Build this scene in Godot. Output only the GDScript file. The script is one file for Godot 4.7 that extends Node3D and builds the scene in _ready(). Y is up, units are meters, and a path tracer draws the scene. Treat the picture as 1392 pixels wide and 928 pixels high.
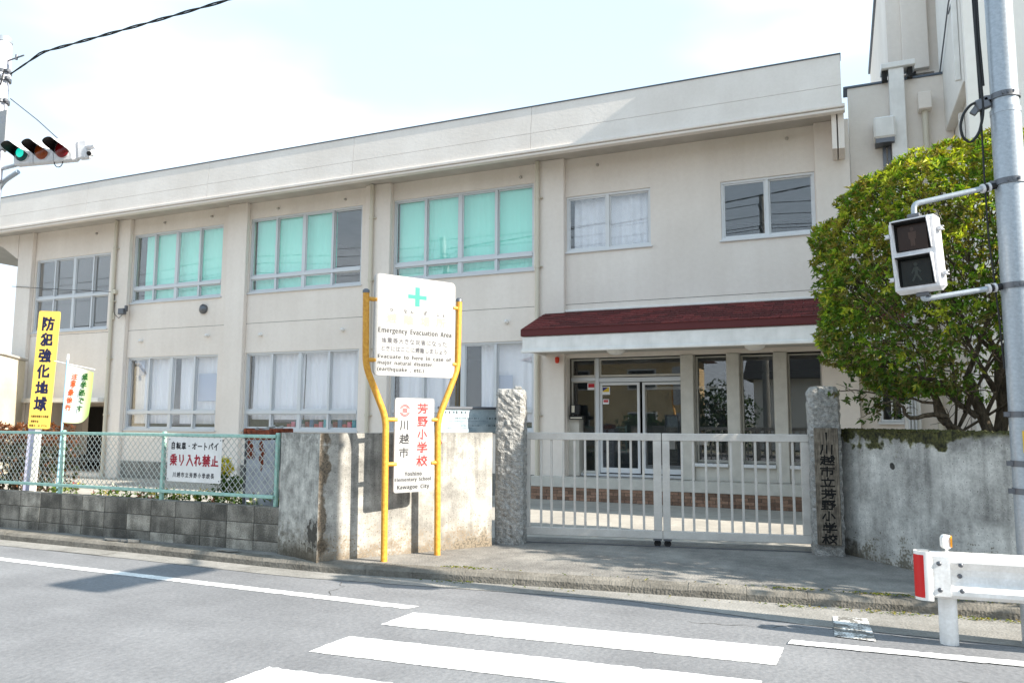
extends Node3D
# A two-storey school behind a splayed gateway, seen from across the road.
# Axes: x runs along the school front to the right, z towards the viewer, y up, metres.

var counts := {}
var M := {}
var rng := RandomNumberGenerator.new()

# stroke lettering: every character is a list of pen strokes on a 20 x 20 grid (two base-36 digits a point, y down); @ places another character in a box
const GLYPH := {
	"木": "17j7 a1aj a71h a7jh",
	"方": "a1a4 14j4 846e2j 89h9gici",
	"川": "424a2j a3ah h2hj",
	"越": "24a4 6168 18b8 686h 6cac 4b1i 3f7iji b5j5 c5cdfb f1g9je j8ee h1i3",
	"市": "a1a4 14j4 a4aj 383g 38h8hfff",
	"立": "a1a4 25i5 688f e8cg 1hjh",
	"芳": "14j4 6167 e1e7 a7aa 1aja 8a6g2j 8dgdfici",
	"野": "2292992922 2595 525h 2d9d 1iah b2i2e7 c4g8 b9j9hd f9fici",
	"小": "a1ai7h 562e e6id",
	"学": "4154 91a4 g1d4 2926i6h9 59e9ac acaj7i 1eje",
	"校": "@木009k e1e4 94j4 c6a9 g6j9 h9ef9j cajj",
	"防": "212j 2272487c4e @方80kk",
	"犯": "8126 438a7i4i 792g b3i3iaea b3bhjhje",
	"強": "127277271c7c6i3i d1a6i5 g3j7 a8i8idada8 e6ei 9iih hfji",
	"化": "6119 464j i5aa a1ahjhje",
	"地": "1787 424g 1h8f 99i6idgd d1de a4ahjhje",
	"域": "1676 414g 1h7f 85j5 98d8dd9d98 8hdg e1faji i9cj h1i3",
	"⻌": "2245 18484f1i 4f8iji",
	"通": "@⻌00kk 81h1d4 85h5hgfg 858g 88h8 8chc c5cg",
	"路": "1272771712 474h 4b7b 1a1h 1i8g c197 b3h39b b5jb bciciibibc",
	"で": "24i3 e4988dbhgi f7h9 i6k8",
	"す": "15j5 c1caad7c79a8cacf8j",
	"注": "2254 1749 4c1j d1e4 85j5 d5di 9bib 7iji",
	"意": "a0a2 32h2 7385 d3c5 16j6 58f8fd5d58 5afa 3e2i 6e7jejeg aebf gdig",
	"最": "51f1f65651 54f4 18j8 383h 989j 3b9b 3e9e 1hag baiaaj bbjj",
	"徐": "6116 661b 494j d178 d1j8 a8g8 8bjb d8dibi ad8h gdjh",
	"行": "6116 661b 494j 93i3 88j8 f8fici",
	"自": "a083 43g3gj4j43 48g8 4ege",
	"転": "1494 26868c2c26 2989 1faf 515j b4i4 a9j9 e9bhig gdjj",
	"車": "33h3 46g6ge4e46 4aga 1hjh a1aj",
	"オ": "16j6 c1ci9h c72g",
	"ー": "2aia",
	"ト": "717j 78fc",
	"バ": "662g c5ig e2f5 h1j4",
	"イ": "h12b a7aj",
	"・": "9aba",
	"乗": "e152 25i5 a2aj 19j9 2did 595d f5fd ad2j adij",
	"り": "425a6d e2fa9j",
	"入": "62a2a62j a6jj",
	"れ": "515j 16751f 59c4e6dffhje",
	"禁": "@木00ab @木a0kb 4bgb 1eje aeaj8j 5g2j fgij",
	"止": "a2ai abhb 585i 1iji",
	"長": "515b 51g1 54f4 57f7 1bjb 5b5iag 9bij gdcf",
	"避": "@⻌00kk 72c2c575 726e 88c8cd8d88 g0g2 d2j2 e3f6 i3h6 d7j7 dbjb g7gg",
	"難": "1393 3135 7175 27878b2b27 1e9e 555e 5e1j 5e9j d1a8 b6bj b6j6 baia beie biji f2fi",
	"場": "1676 414g 1h7f a1h1h6a6a1 a3h3 88j8 a97d abibhifi db9h gbbj",
	"所": "1292 25858929 252d1i i1b4 b4bc9i b9j9 f9fj",
	"震": "31h1 2724i4h7 a1a8 5686 c6f6 494e1j 49h9 6bgb 4djd 7d7jbh adij gedg",
	"等": "5024 4292 e0b4 d2i2 46g6 a4a9 19j9 1djd eaejbj 5f8h",
	"大": "17j7 a1a81j a8jj",
	"き": "34g3 28h7 81ec 5d5g8iei",
	"な": "15a4 711c d4i7 d8dfai6h7fbeii",
	"災": "512458 b184b8 h1e4h8 4a3e gadd a99e1j adjj",
	"害": "a0a3 2623i3h6 47g7 5afa 1cjc a5ac 5efefj5j5e",
	"に": "322a3i a5i5 9dbhjh",
	"っ": "4bd9hcfg9i",
	"た": "15b4 712j b9i8 aeciji",
	"と": "6189 h45c5g9iii",
	"は": "322a3i 86j5 e1efbi8gaeefji",
	"こ": "44g4 3d5hih",
	"し": "616e9iehic",
	"ま": "34h4 49g9 a1af7i4g7ebfhi",
	"ょ": "b6bg8j5h8fgj baga",
	"う": "61d3 38c6g9ef7j",
	"ひ": "1483494f8idff4ja",
	"ん": "a12i7babbhfijc",
	"ば": "322a3i 86h5 c1cf9i6g8ecfhi g1h4 j0k3",
	"中": "a1aj 36h6hd3d36",
	"支": "15j5 a1a9 39f93j 6bij",
	"会": "a119 a1j9 68e8 3chc 9c4igh deij",
}


# ---------------------------------------------------------------- helpers
func numbered(p: Node, called: String) -> String:
	var key := str(p.get_instance_id()) + called
	var n: int = counts.get(key, 0)
	counts[key] = n + 1
	return called if n == 0 else "%s_%03d" % [called, n]


func S(smooth := false) -> SurfaceTool:
	var st := SurfaceTool.new()
	st.begin(Mesh.PRIMITIVE_TRIANGLES)
	st.set_smooth_group(0 if smooth else -1)
	return st


func into(parent: Node) -> Transform3D:
	var t := Transform3D()
	while parent != self:
		t = parent.transform * t
		parent = parent.get_parent()
	return t.affine_inverse()


func mesh_of(st: SurfaceTool) -> ArrayMesh:
	st.generate_normals()
	return st.commit()


# one named mesh; world = the shape is given in world coordinates, else in its parent's
func obj(called: String, st, m: Material, parent: Node = null, world := true) -> MeshInstance3D:
	var p: Node = parent if parent else self
	var o := MeshInstance3D.new()
	o.mesh = st if st is Mesh else mesh_of(st)
	o.material_override = m
	o.name = numbered(p, called)
	p.add_child(o, true)
	if world and p != self:
		o.transform = into(p)
	return o


# a copy of a shared mesh at a place in the world
func piece(called: String, mesh: Mesh, m: Material, parent: Node, where: Transform3D) -> MeshInstance3D:
	var o := MeshInstance3D.new()
	o.mesh = mesh
	o.material_override = m
	o.name = numbered(parent, called)
	parent.add_child(o, true)
	o.transform = into(parent) * where
	return o


func tag(o: Node, label: String, category := "", group := "", kind := ""):
	o.set_meta("label", label)
	if category: o.set_meta("category", category)
	if group: o.set_meta("group", group)
	if kind: o.set_meta("kind", kind)
	return o


func thing(called: String, label: String, category: String, at := Vector3.ZERO, turn := Basis(), group := "") -> Node3D:
	var o := Node3D.new()
	o.name = numbered(self, called)
	add_child(o, true)
	o.transform = Transform3D(turn, at)
	tag(o, label, category, group)
	return o


func struct(called: String, st, m: Material, label: String) -> MeshInstance3D:
	var o := obj(called, st, m)
	tag(o, label, "", "", "structure")
	return o


# a flat polygon whose front is turned to «out»
func poly(st: SurfaceTool, pts: Array, out: Vector3, uvs: Array = []) -> void:
	var n := Vector3.ZERO
	for i in range(1, pts.size() - 1):
		n += (pts[i] - pts[0]).cross(pts[i + 1] - pts[0])
	var flip := n.dot(out) > 0.0
	for i in range(1, pts.size() - 1):
		for k in ([0, i + 1, i] if flip else [0, i, i + 1]):
			st.set_uv(uvs[k] if uvs.size() else Vector2.ZERO)
			st.add_vertex(pts[k])


# a box, with chamfered edges where bev > 0
func box(st: SurfaceTool, c: Vector3, s: Vector3, b := Basis(), bev := 0.0) -> void:
	var h := s / 2.0
	bev = minf(bev, minf(h.x, minf(h.y, h.z)) * 0.9)
	for ax in 3:
		var u := (ax + 1) % 3
		var w := (ax + 2) % 3
		for sg in [-1.0, 1.0]:
			var q := []
			for k in [[-1, -1], [1, -1], [1, 1], [-1, 1]]:
				var p := Vector3.ZERO
				p[ax] = sg * h[ax]
				p[u] = k[0] * (h[u] - bev)
				p[w] = k[1] * (h[w] - bev)
				q.append(c + b * p)
			var o := Vector3.ZERO
			o[ax] = sg
			poly(st, q, b * o, [Vector2(0, 0), Vector2(1, 0), Vector2(1, 1), Vector2(0, 1)])
			if bev > 0.0 and ax < 3:
				for s2 in [-1.0, 1.0]:
					# edge between face (ax, sg) and face (u, s2)
					var e := []
					for k in [[0, -1], [0, 1], [1, 1], [1, -1]]:
						var p := Vector3.ZERO
						p[ax] = sg * (h[ax] - (bev if k[0] == 1 else 0.0))
						p[u] = s2 * (h[u] - (0.0 if k[0] == 1 else bev))
						p[w] = k[1] * (h[w] - bev)
						e.append(c + b * p)
					var o2 := Vector3.ZERO
					o2[ax] = sg
					o2[u] = s2
					poly(st, e, b * o2)
	if bev > 0.0:
		for i in 8:
			var sg := Vector3(1 if i & 1 else -1, 1 if i & 2 else -1, 1 if i & 4 else -1)
			var t := []
			for ax in 3:
				var p := sg * (h - Vector3.ONE * bev)
				p[ax] = sg[ax] * h[ax]
				t.append(c + b * p)
			poly(st, t, b * sg)


# a box between two corners
func bx(st: SurfaceTool, x0: float, x1: float, y0: float, y1: float, z0: float, z1: float, bev := 0.0) -> void:
	box(st, Vector3((x0 + x1) / 2, (y0 + y1) / 2, (z0 + z1) / 2), Vector3(absf(x1 - x0), absf(y1 - y0), absf(z1 - z0)), Basis(), bev)


# a square bar from a to b
func bar(st: SurfaceTool, a: Vector3, b: Vector3, w: float, h: float, bev := 0.0) -> void:
	var d := (b - a).normalized()
	var up := Vector3.UP if absf(d.y) < 0.95 else Vector3.BACK
	var r := d.cross(up).normalized()
	box(st, (a + b) / 2.0, Vector3(w, h, (b - a).length()), Basis(r, r.cross(d).normalized() * -1.0 if r.cross(d).dot(up) < 0 else r.cross(d).normalized(), d), bev)


# a round pipe along points; r is a number or an array of numbers
func tube(st: SurfaceTool, pts: Array, r, sides := 8, caps := true) -> void:
	var n := pts.size()
	var t0: Vector3 = (pts[1] - pts[0]).normalized()
	var side := t0.cross(Vector3.UP if absf(t0.y) < 0.9 else Vector3.RIGHT).normalized()
	var rings := []
	for i in n:
		var t: Vector3 = (pts[mini(i + 1, n - 1)] - pts[maxi(i - 1, 0)]).normalized()
		side = (side - t * side.dot(t)).normalized()
		var b := t.cross(side)
		var rad: float = r[i] if r is Array else r
		var ring := []
		for k in sides:
			var a := TAU * k / sides
			ring.append(pts[i] + (side * cos(a) + b * sin(a)) * rad)
		rings.append(ring)
	for i in n - 1:
		var mid: Vector3 = (pts[i] + pts[i + 1]) / 2.0
		for k in sides:
			var k2 := (k + 1) % sides
			var q := [rings[i][k], rings[i][k2], rings[i + 1][k2], rings[i + 1][k]]
			poly(st, q, (q[0] + q[1] + q[2] + q[3]) / 4.0 - mid)
	if caps:
		st.set_smooth_group(-1)
		poly(st, rings[0], pts[0] - pts[1])
		poly(st, rings[n - 1], pts[n - 1] - pts[n - 2])
		st.set_smooth_group(0)


# smooth pipe path through corners with rounded bends
func bend(pts: Array, r: float, steps := 6) -> Array:
	var out := [pts[0]]
	for i in range(1, pts.size() - 1):
		var q: float = minf(r, 0.45 * minf((pts[i - 1] - pts[i]).length(), (pts[i + 1] - pts[i]).length()))
		var a: Vector3 = pts[i] + (pts[i - 1] - pts[i]).limit_length(q)
		var b: Vector3 = pts[i] + (pts[i + 1] - pts[i]).limit_length(q)
		for k in steps + 1:
			var t := float(k) / steps
			out.append(a.lerp(pts[i], t).lerp(pts[i].lerp(b, t), t))
	out.append(pts[-1])
	return out


func arc(c: Vector2, r: float, a0: float, a1: float, n: int) -> Array:
	var o := []
	for i in n + 1:
		var a := deg_to_rad(lerpf(a0, a1, float(i) / n))
		o.append(c + Vector2(cos(a), sin(a)) * r)
	return o


func rounded(w: float, h: float, r: float) -> PackedVector2Array:
	var o := []
	o.append_array(arc(Vector2(w / 2 - r, h / 2 - r), r, 0, 90, 5))
	o.append_array(arc(Vector2(-w / 2 + r, h / 2 - r), r, 90, 180, 5))
	o.append_array(arc(Vector2(-w / 2 + r, -h / 2 + r), r, 180, 270, 5))
	o.append_array(arc(Vector2(w / 2 - r, -h / 2 + r), r, 270, 360, 5))
	return PackedVector2Array(o)


# a polygon in x, y pushed out along z from z0 to z1, then placed
func extr(st: SurfaceTool, p: PackedVector2Array, z0: float, z1: float, xf := Transform3D()) -> void:
	var tri := Geometry2D.triangulate_polygon(p)
	for i in range(0, tri.size(), 3):
		for z in [z0, z1]:
			var q := []
			for k in 3:
				q.append(xf * Vector3(p[tri[i + k]].x, p[tri[i + k]].y, z))
			poly(st, q, xf.basis * Vector3(0, 0, 1.0 if (z == z1) == (z1 > z0) else -1.0))
	var ccw := not Geometry2D.is_polygon_clockwise(p)
	for i in p.size():
		var a := p[i]
		var b := p[(i + 1) % p.size()]
		var d := b - a
		var o := Vector3(d.y, -d.x, 0) * (1.0 if ccw else -1.0)
		poly(st, [xf * Vector3(a.x, a.y, z0), xf * Vector3(b.x, b.y, z0), xf * Vector3(b.x, b.y, z1), xf * Vector3(a.x, a.y, z1)], xf.basis * o)


# a plan polygon (x, z) raised from y0 to y1
func prism(st: SurfaceTool, p: Array, y0: float, y1: float) -> void:
	var q := PackedVector2Array()
	for v in p: q.append(Vector2(v.x, -v.y))
	extr(st, q, y0, y1, Transform3D(Basis(Vector3.RIGHT, Vector3.FORWARD, Vector3.UP), Vector3.ZERO))


# a level sheet
func sheet(st: SurfaceTool, p: Array, y: float) -> void:
	var q := PackedVector2Array(p)
	var tri := Geometry2D.triangulate_polygon(q)
	for i in range(0, tri.size(), 3):
		var t := []
		for k in 3: t.append(Vector3(q[tri[i + k]].x, y, q[tri[i + k]].y))
		poly(st, t, Vector3.UP)


func lathe(st: SurfaceTool, prof: Array, xf: Transform3D, sides := 16) -> void:
	for i in prof.size() - 1:
		for k in sides:
			var a := TAU * k / sides
			var b := TAU * (k + 1) / sides
			var q := []
			for v in [[prof[i], a], [prof[i], b], [prof[i + 1], b], [prof[i + 1], a]]:
				q.append(xf * Vector3(cos(v[1]) * v[0].x, v[0].y, sin(v[1]) * v[0].x))
			var d: Vector2 = prof[i + 1] - prof[i]
			var am := (a + b) / 2
			poly(st, q, xf.basis * Vector3(cos(am) * d.y, -d.x, sin(am) * d.y))


# a wall of thickness «thick» behind z with rectangular openings [x0, x1, y0, y1] that have reveals
func holed(st: SurfaceTool, x0: float, x1: float, y0: float, y1: float, z: float, thick: float, holes: Array) -> void:
	var xs := [x0, x1]
	var ys := [y0, y1]
	for h in holes:
		for k in [0, 1]:
			if h[k] > x0 and h[k] < x1 and not xs.has(h[k]): xs.append(h[k])
			if h[k + 2] > y0 and h[k + 2] < y1 and not ys.has(h[k + 2]): ys.append(h[k + 2])
	xs.sort()
	ys.sort()
	for i in xs.size() - 1:
		for j in ys.size() - 1:
			var mid := Vector2((xs[i] + xs[i + 1]) / 2, (ys[j] + ys[j + 1]) / 2)
			var open := false
			for h in holes:
				open = open or (mid.x > h[0] and mid.x < h[1] and mid.y > h[2] and mid.y < h[3])
			if open: continue
			for zz in [z, z - thick]:
				poly(st, [Vector3(xs[i], ys[j], zz), Vector3(xs[i + 1], ys[j], zz), Vector3(xs[i + 1], ys[j + 1], zz), Vector3(xs[i], ys[j + 1], zz)], Vector3(0, 0, 1 if zz == z else -1))
	for h in holes + [[x0, x1, y0, y1]]:
		var a := maxf(h[0], x0)
		var b := minf(h[1], x1)
		var c := maxf(h[2], y0)
		var d := minf(h[3], y1)
		var sg := 1.0 if h in holes else -1.0
		poly(st, [Vector3(a, c, z), Vector3(a, d, z), Vector3(a, d, z - thick), Vector3(a, c, z - thick)], Vector3.RIGHT * sg)
		poly(st, [Vector3(b, c, z), Vector3(b, d, z), Vector3(b, d, z - thick), Vector3(b, c, z - thick)], Vector3.LEFT * sg)
		poly(st, [Vector3(a, d, z), Vector3(b, d, z), Vector3(b, d, z - thick), Vector3(a, d, z - thick)], Vector3.DOWN * sg)
		poly(st, [Vector3(a, c, z), Vector3(b, c, z), Vector3(b, c, z - thick), Vector3(a, c, z - thick)], Vector3.UP * sg)


# ---------------------------------------------------------------- lettering
func strokes(ch: String, r := Rect2(0, 0, 20, 20)) -> Array:
	var out := []
	for t in GLYPH.get(ch, "").split(" ", false):
		if t[0] == "@":
			var v := []
			for k in 4: v.append(float("0123456789abcdefghijk".find(t[2 + k])))
			for s in strokes(t[1]):
				var q := []
				for p in s: q.append(r.position + Vector2(v[0] + (v[2] - v[0]) * p.x / 20.0, v[1] + (v[3] - v[1]) * p.y / 20.0) * r.size / 20.0)
				out.append(q)
		else:
			var q := []
			for k in range(0, t.length(), 2):
				q.append(r.position + Vector2("0123456789abcdefghijk".find(t[k]), "0123456789abcdefghijk".find(t[k + 1])) * r.size / 20.0)
			out.append(q)
	return out


# writes characters centred on points of the board's own plane (x right, y up); w and h are the size of one character
func write(st: SurfaceTool, ch: String, c: Vector2, w: float, h: float, pen: float, z := 0.001, slant := 0.0) -> void:
	var k := 0
	for s in strokes(ch):
		for i in s.size() - 1:
			var a := Vector2((s[i].x / 20.0 - 0.5) * w, (0.5 - s[i].y / 20.0) * h) + c
			var b := Vector2((s[i + 1].x / 20.0 - 0.5) * w, (0.5 - s[i + 1].y / 20.0) * h) + c
			a.x += (a.y - c.y) * slant
			b.x += (b.y - c.y) * slant
			var d := (b - a).normalized() * pen / 2
			var n := Vector2(-d.y, d.x)
			a -= d
			b += d
			var zz := z + 0.00012 * (k % 22)
			k += 1
			poly(st, [Vector3(a.x + n.x, a.y + n.y, zz), Vector3(b.x + n.x, b.y + n.y, zz), Vector3(b.x - n.x, b.y - n.y, zz), Vector3(a.x - n.x, a.y - n.y, zz)], Vector3(0, 0, 1))


func write_row(st: SurfaceTool, text: String, c: Vector2, step: float, w: float, h: float, pen: float, z := 0.001) -> void:
	for i in text.length():
		write(st, text[i], c + Vector2((i - (text.length() - 1) / 2.0) * step, 0), w, h, pen, z)


func write_column(st: SurfaceTool, text: String, top: Vector2, step: float, w: float, h: float, pen: float, z := 0.001) -> void:
	for i in text.length():
		write(st, text[i], top - Vector2(0, i * step), w, h, pen, z)


func latin(called: String, text: String, c: Vector2, height: float, width: float, m: Material, parent: Node, z := 0.0012, weight := 400) -> void:
	var f := SystemFont.new()
	f.font_names = PackedStringArray(["Droid Sans"])
	f.font_weight = weight
	var t := TextMesh.new()
	t.font = f
	t.text = text
	t.font_size = 48
	t.pixel_size = height / 48.0
	t.depth = 0.001
	var o := MeshInstance3D.new()
	o.mesh = t
	o.material_override = m
	o.name = numbered(parent, called)
	parent.add_child(o, true)
	var bb := t.get_aabb()
	var k := width / maxf(bb.size.x, 0.001) if width > 0.0 else 1.0
	o.transform = Transform3D(Basis.from_scale(Vector3(k, 1, 1)), Vector3(c.x - (bb.position.x + bb.size.x / 2) * k, c.y - (bb.position.y + bb.size.y / 2), z + 0.0005))


# ---------------------------------------------------------------- materials
func nz(s: int, cycles: float, oct: int, w: int, h: int, stretch := 1.0) -> PackedByteArray:
	var n := FastNoiseLite.new()
	n.seed = s
	n.noise_type = FastNoiseLite.TYPE_PERLIN
	n.fractal_octaves = oct
	n.frequency = cycles / w
	var im: Image
	if stretch < 0.0:
		n.frequency = cycles / h
		im = n.get_seamless_image(maxi(4, int(w / -stretch)), h)
		im.resize(w, h, Image.INTERPOLATE_CUBIC)
	else:
		im = n.get_seamless_image(w, maxi(4, int(h / stretch)))
	im.convert(Image.FORMAT_L8)
	if im.get_height() != h: im.resize(w, h, Image.INTERPOLATE_CUBIC)
	return im.get_data()


# colour texture from layers [seed, cycles, octaves, weight, vertical stretch]
func mottle(size: int, layers: Array, dark: Color, light: Color, contrast := 1.6, speck := 0.0, sd := 1) -> ImageTexture:
	var data := []
	for l in layers: data.append(nz(l[0], l[1], l[2], size, size, l[4] if l.size() > 4 else 1.0))
	var out := PackedByteArray()
	out.resize(size * size * 3)
	var r := RandomNumberGenerator.new()
	r.seed = sd
	for i in size * size:
		var t := 0.0
		for k in layers.size(): t += (data[k][i] / 255.0 - 0.5) * layers[k][3]
		t = clampf(0.5 + t * contrast + (r.randf() - 0.5) * speck, 0.0, 1.0)
		out[i * 3] = int(255.0 * lerpf(dark.r, light.r, t))
		out[i * 3 + 1] = int(255.0 * lerpf(dark.g, light.g, t))
		out[i * 3 + 2] = int(255.0 * lerpf(dark.b, light.b, t))
	var im := Image.create_from_data(size, size, false, Image.FORMAT_RGB8, out)
	im.generate_mipmaps()
	return ImageTexture.create_from_image(im)


func grey(size: int, layers: Array, contrast := 1.6, speck := 0.0) -> ImageTexture:
	return mottle(size, layers, Color.BLACK, Color.WHITE, contrast, speck, 7)


func mat(c: Color, rough := 0.8, metal := 0.0, spec := 0.5) -> StandardMaterial3D:
	var m := StandardMaterial3D.new()
	m.albedo_color = c
	m.roughness = rough
	m.metallic = metal
	m.metallic_specular = spec
	return m


func tri(t: Texture2D, per_metre: float, rough := 0.85, bump: Texture2D = null, cm := 0.0, tint := Color.WHITE) -> StandardMaterial3D:
	var m := mat(tint, rough)
	m.albedo_texture = t
	m.uv1_triplanar = true
	m.uv1_world_triplanar = true
	m.uv1_scale = Vector3.ONE * per_metre
	if bump:
		m.heightmap_enabled = true
		m.heightmap_texture = bump
		m.heightmap_scale = cm
	return m


# weathered cast concrete for one wall face: u along the wall, v down from the top
func concrete(w: int, h: int, sd: int, base: Color, o: Dictionary) -> ImageTexture:
	var a := nz(sd, 5, 5, w, h)
	var b := nz(sd + 1, 28, 3, w, h)
	var s := nz(sd + 2, 26, 3, w, h, 14.0)
	var e := nz(sd + 3, 90, 2, w, h)
	var g := nz(sd + 4, 12, 4, w, h)
	var out := PackedByteArray()
	out.resize(w * h * 3)
	for y in h:
		var v := float(y) / h
		for x in w:
			var u := float(x) / w
			var i := y * w + x
			var na: float = a[i] / 255.0 - 0.5
			var nb: float = b[i] / 255.0 - 0.5
			var ns: float = s[i] / 255.0 - 0.5
			var ne: float = e[i] / 255.0 - 0.5
			var ng: float = g[i] / 255.0 - 0.5
			var k: float = 1.0 + na * 0.45 + nb * 0.2 + ne * 0.22
			k -= o.streak * clampf(ns * 2.2 + 0.15, 0.0, 1.0) * (1.0 - 0.6 * v)
			var c := base * k
			# splash dirt at the foot
			var dirt := smoothstep(o.foot, 1.0, v + ng * 0.35 + ne * 0.4)
			c = c.lerp(o.dirt * (1.0 + ne * 0.8), dirt * 0.85)
			# dark run-off below the top edge
			var top := smoothstep(0.10, 0.0, v + ng * 0.25)
			c = c.lerp(base * 0.45, top * o.top)
			# moss patches hanging from the top edge
			if o.moss > 0.0:
				var mo := smoothstep(0.02, -0.03, v - o.moss * (0.5 + ng * 1.9) * smoothstep(0.85, 0.55, u) - 0.02)
				c = c.lerp(Color(0.24, 0.24, 0.12) * (1.0 + ne * 1.2 + nb), mo)
			# black patch and rough streaks
			for p in o.patches:
				var d := Vector2((u - p[0]) / p[2], (v - p[1]) / p[3]).length() + ng * 1.6 + ns * 0.8
				c = c.lerp(p[4] * (1.0 + ne), smoothstep(1.0, 0.55, d) * 0.8)
			# pits
			if ne > 0.27: c *= 0.72
			out[i * 3] = int(clampf(c.r, 0, 1) * 255)
			out[i * 3 + 1] = int(clampf(c.g, 0, 1) * 255)
			out[i * 3 + 2] = int(clampf(c.b, 0, 1) * 255)
	var im := Image.create_from_data(w, h, false, Image.FORMAT_RGB8, out)
	im.generate_mipmaps()
	return ImageTexture.create_from_image(im)


func make_materials() -> void:
	var fine := grey(512, [[5, 60, 3, 1.0], [6, 200, 2, 0.8]], 1.4, 0.3)
	var gravel := grey(512, [[15, 150, 2, 1.2], [16, 30, 3, 0.4]], 1.6, 0.5)
	M.fine = fine
	M.facade = tri(mottle(512, [[1, 3, 4, 0.6], [2, 22, 4, 0.28, 9.0], [3, 60, 3, 0.3]], Color(0.86, 0.82, 0.78), Color(0.93, 0.897, 0.862), 1.0, 0.08), 0.2, 0.85, fine, 0.12)
	M.fascia = tri(mottle(512, [[21, 4, 4, 0.6], [22, 24, 3, 0.2, 6.0], [23, 80, 2, 0.3]], Color(0.85, 0.815, 0.78), Color(0.915, 0.885, 0.855), 1.2, 0.1), 0.25, 0.8, fine, 0.1)
	M.plinth = tri(mottle(256, [[31, 6, 4, 0.8], [32, 40, 2, 0.4]], Color(0.42, 0.42, 0.40), Color(0.56, 0.55, 0.53)), 0.6, 0.9)
	M.wing = tri(mottle(256, [[33, 5, 4, 0.5], [34, 40, 2, 0.3]], Color(0.84, 0.825, 0.80), Color(0.90, 0.885, 0.86)), 0.25, 0.85)
	M.wingfront = tri(mottle(256, [[35, 5, 4, 0.5], [36, 40, 2, 0.3]], Color(0.90, 0.88, 0.85), Color(0.94, 0.925, 0.90)), 0.25, 0.85)
	M.soffit = tri(mottle(256, [[37, 5, 4, 0.6]], Color(0.66, 0.64, 0.61), Color(0.74, 0.72, 0.69)), 0.4, 0.9)
	M.asphalt = tri(mottle(1024, [[41, 4, 5, 0.5], [42, 26, 4, 0.22, -7.0], [43, 180, 2, 0.5], [40, 11, 5, 0.4]], Color(0.40, 0.402, 0.41), Color(0.53, 0.532, 0.54), 1.0, 0.45), 0.16, 0.9, gravel, 0.25)
	M.pave = tri(mottle(1024, [[44, 5, 5, 0.7], [45, 24, 4, 0.4], [46, 160, 2, 0.5]], Color(0.40, 0.39, 0.375), Color(0.58, 0.565, 0.54), 1.3, 0.35), 0.3, 0.9, gravel, 0.35)
	M.apron = tri(mottle(512, [[47, 4, 5, 0.7], [48, 30, 3, 0.4], [49, 120, 2, 0.4]], Color(0.46, 0.45, 0.43), Color(0.62, 0.61, 0.59), 1.3, 0.3), 0.35, 0.9, gravel, 0.25)
	M.yard = tri(mottle(512, [[51, 4, 5, 0.7], [52, 30, 3, 0.4]], Color(0.56, 0.54, 0.51), Color(0.70, 0.68, 0.64), 1.3, 0.25), 0.2, 0.95, gravel, 0.2)
	M.ground = tri(mottle(256, [[53, 5, 4, 0.7]], Color(0.40, 0.40, 0.34), Color(0.54, 0.53, 0.46)), 0.05, 0.95)
	M.kerb = tri(mottle(512, [[54, 6, 5, 0.8], [55, 50, 3, 0.5]], Color(0.36, 0.345, 0.315), Color(0.54, 0.52, 0.485), 1.5, 0.3), 0.35, 0.92, gravel, 0.5)
	M.paint = tri(mottle(512, [[56, 8, 5, 0.6], [57, 90, 3, 0.6]], Color(0.80, 0.80, 0.79), Color(0.95, 0.95, 0.94), 1.6, 0.25), 0.5, 0.8, gravel, 0.1)
	M.oldpaint = tri(mottle(512, [[58, 9, 5, 1.2], [59, 60, 3, 0.7]], Color(0.44, 0.43, 0.41), Color(0.88, 0.88, 0.87), 3.2, 0.2), 0.9, 0.85, gravel, 0.2)
	M.block = []
	for k in 4:
		var tone: float = [1.0, 0.86, 1.12, 0.94][k]
		M.block.append(tri(mottle(512, [[60 + k, 4, 5, 0.9], [70 + k, 14, 3, 0.45, 4.0], [80 + k, 90, 2, 0.5]], Color(0.36, 0.345, 0.315) * tone, Color(0.65, 0.625, 0.58) * tone, 1.5, 0.25, k), 0.7, 0.93, gravel, 0.5))
	M.mortar = mat(Color(0.30, 0.29, 0.27), 0.95)
	M.stone = tri(mottle(512, [[90, 20, 4, 0.7], [91, 110, 2, 0.9]], Color(0.42, 0.42, 0.41), Color(0.80, 0.79, 0.77), 1.5, 0.5), 1.2, 0.9, grey(512, [[92, 24, 4, 1.0], [93, 90, 2, 0.6]], 1.8), 1.2)
	M.alu = mat(Color(0.80, 0.81, 0.82), 0.45, 0.35)
	M.whiteframe = mat(Color(0.85, 0.855, 0.86), 0.5)
	M.glass = mat(Color(0.80, 0.88, 0.92, 0.008), 0.0)
	M.glass.transparency = BaseMaterial3D.TRANSPARENCY_ALPHA
	M.interior = mat(Color(0.13, 0.125, 0.125), 0.9)
	M.interior_light = mat(Color(0.34, 0.31, 0.28), 0.9)
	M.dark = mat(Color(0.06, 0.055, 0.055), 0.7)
	M.black = mat(Color(0.03, 0.03, 0.032), 0.5)
	M.ink = mat(Color(0.10, 0.10, 0.115), 0.7)
	M.teal = mat(Color(0.63, 0.985, 0.91), 0.9)
	M.teal.backlight_enabled = true
	M.teal.backlight = Color(0.10, 0.24, 0.21)
	M.curtain = mat(Color(0.90, 0.905, 0.925), 0.95)
	M.curtain.rim_enabled = true
	M.curtain.rim = 0.2
	M.beigepaint = tri(mottle(256, [[101, 6, 4, 0.6], [102, 60, 2, 0.3]], Color(0.73, 0.715, 0.68), Color(0.80, 0.785, 0.75)), 0.8, 0.55)
	M.gate = tri(mottle(256, [[103, 6, 4, 0.7], [104, 60, 2, 0.4]], Color(0.73, 0.71, 0.685), Color(0.81, 0.795, 0.77)), 0.9, 0.5)
	M.roofred = []
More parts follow.
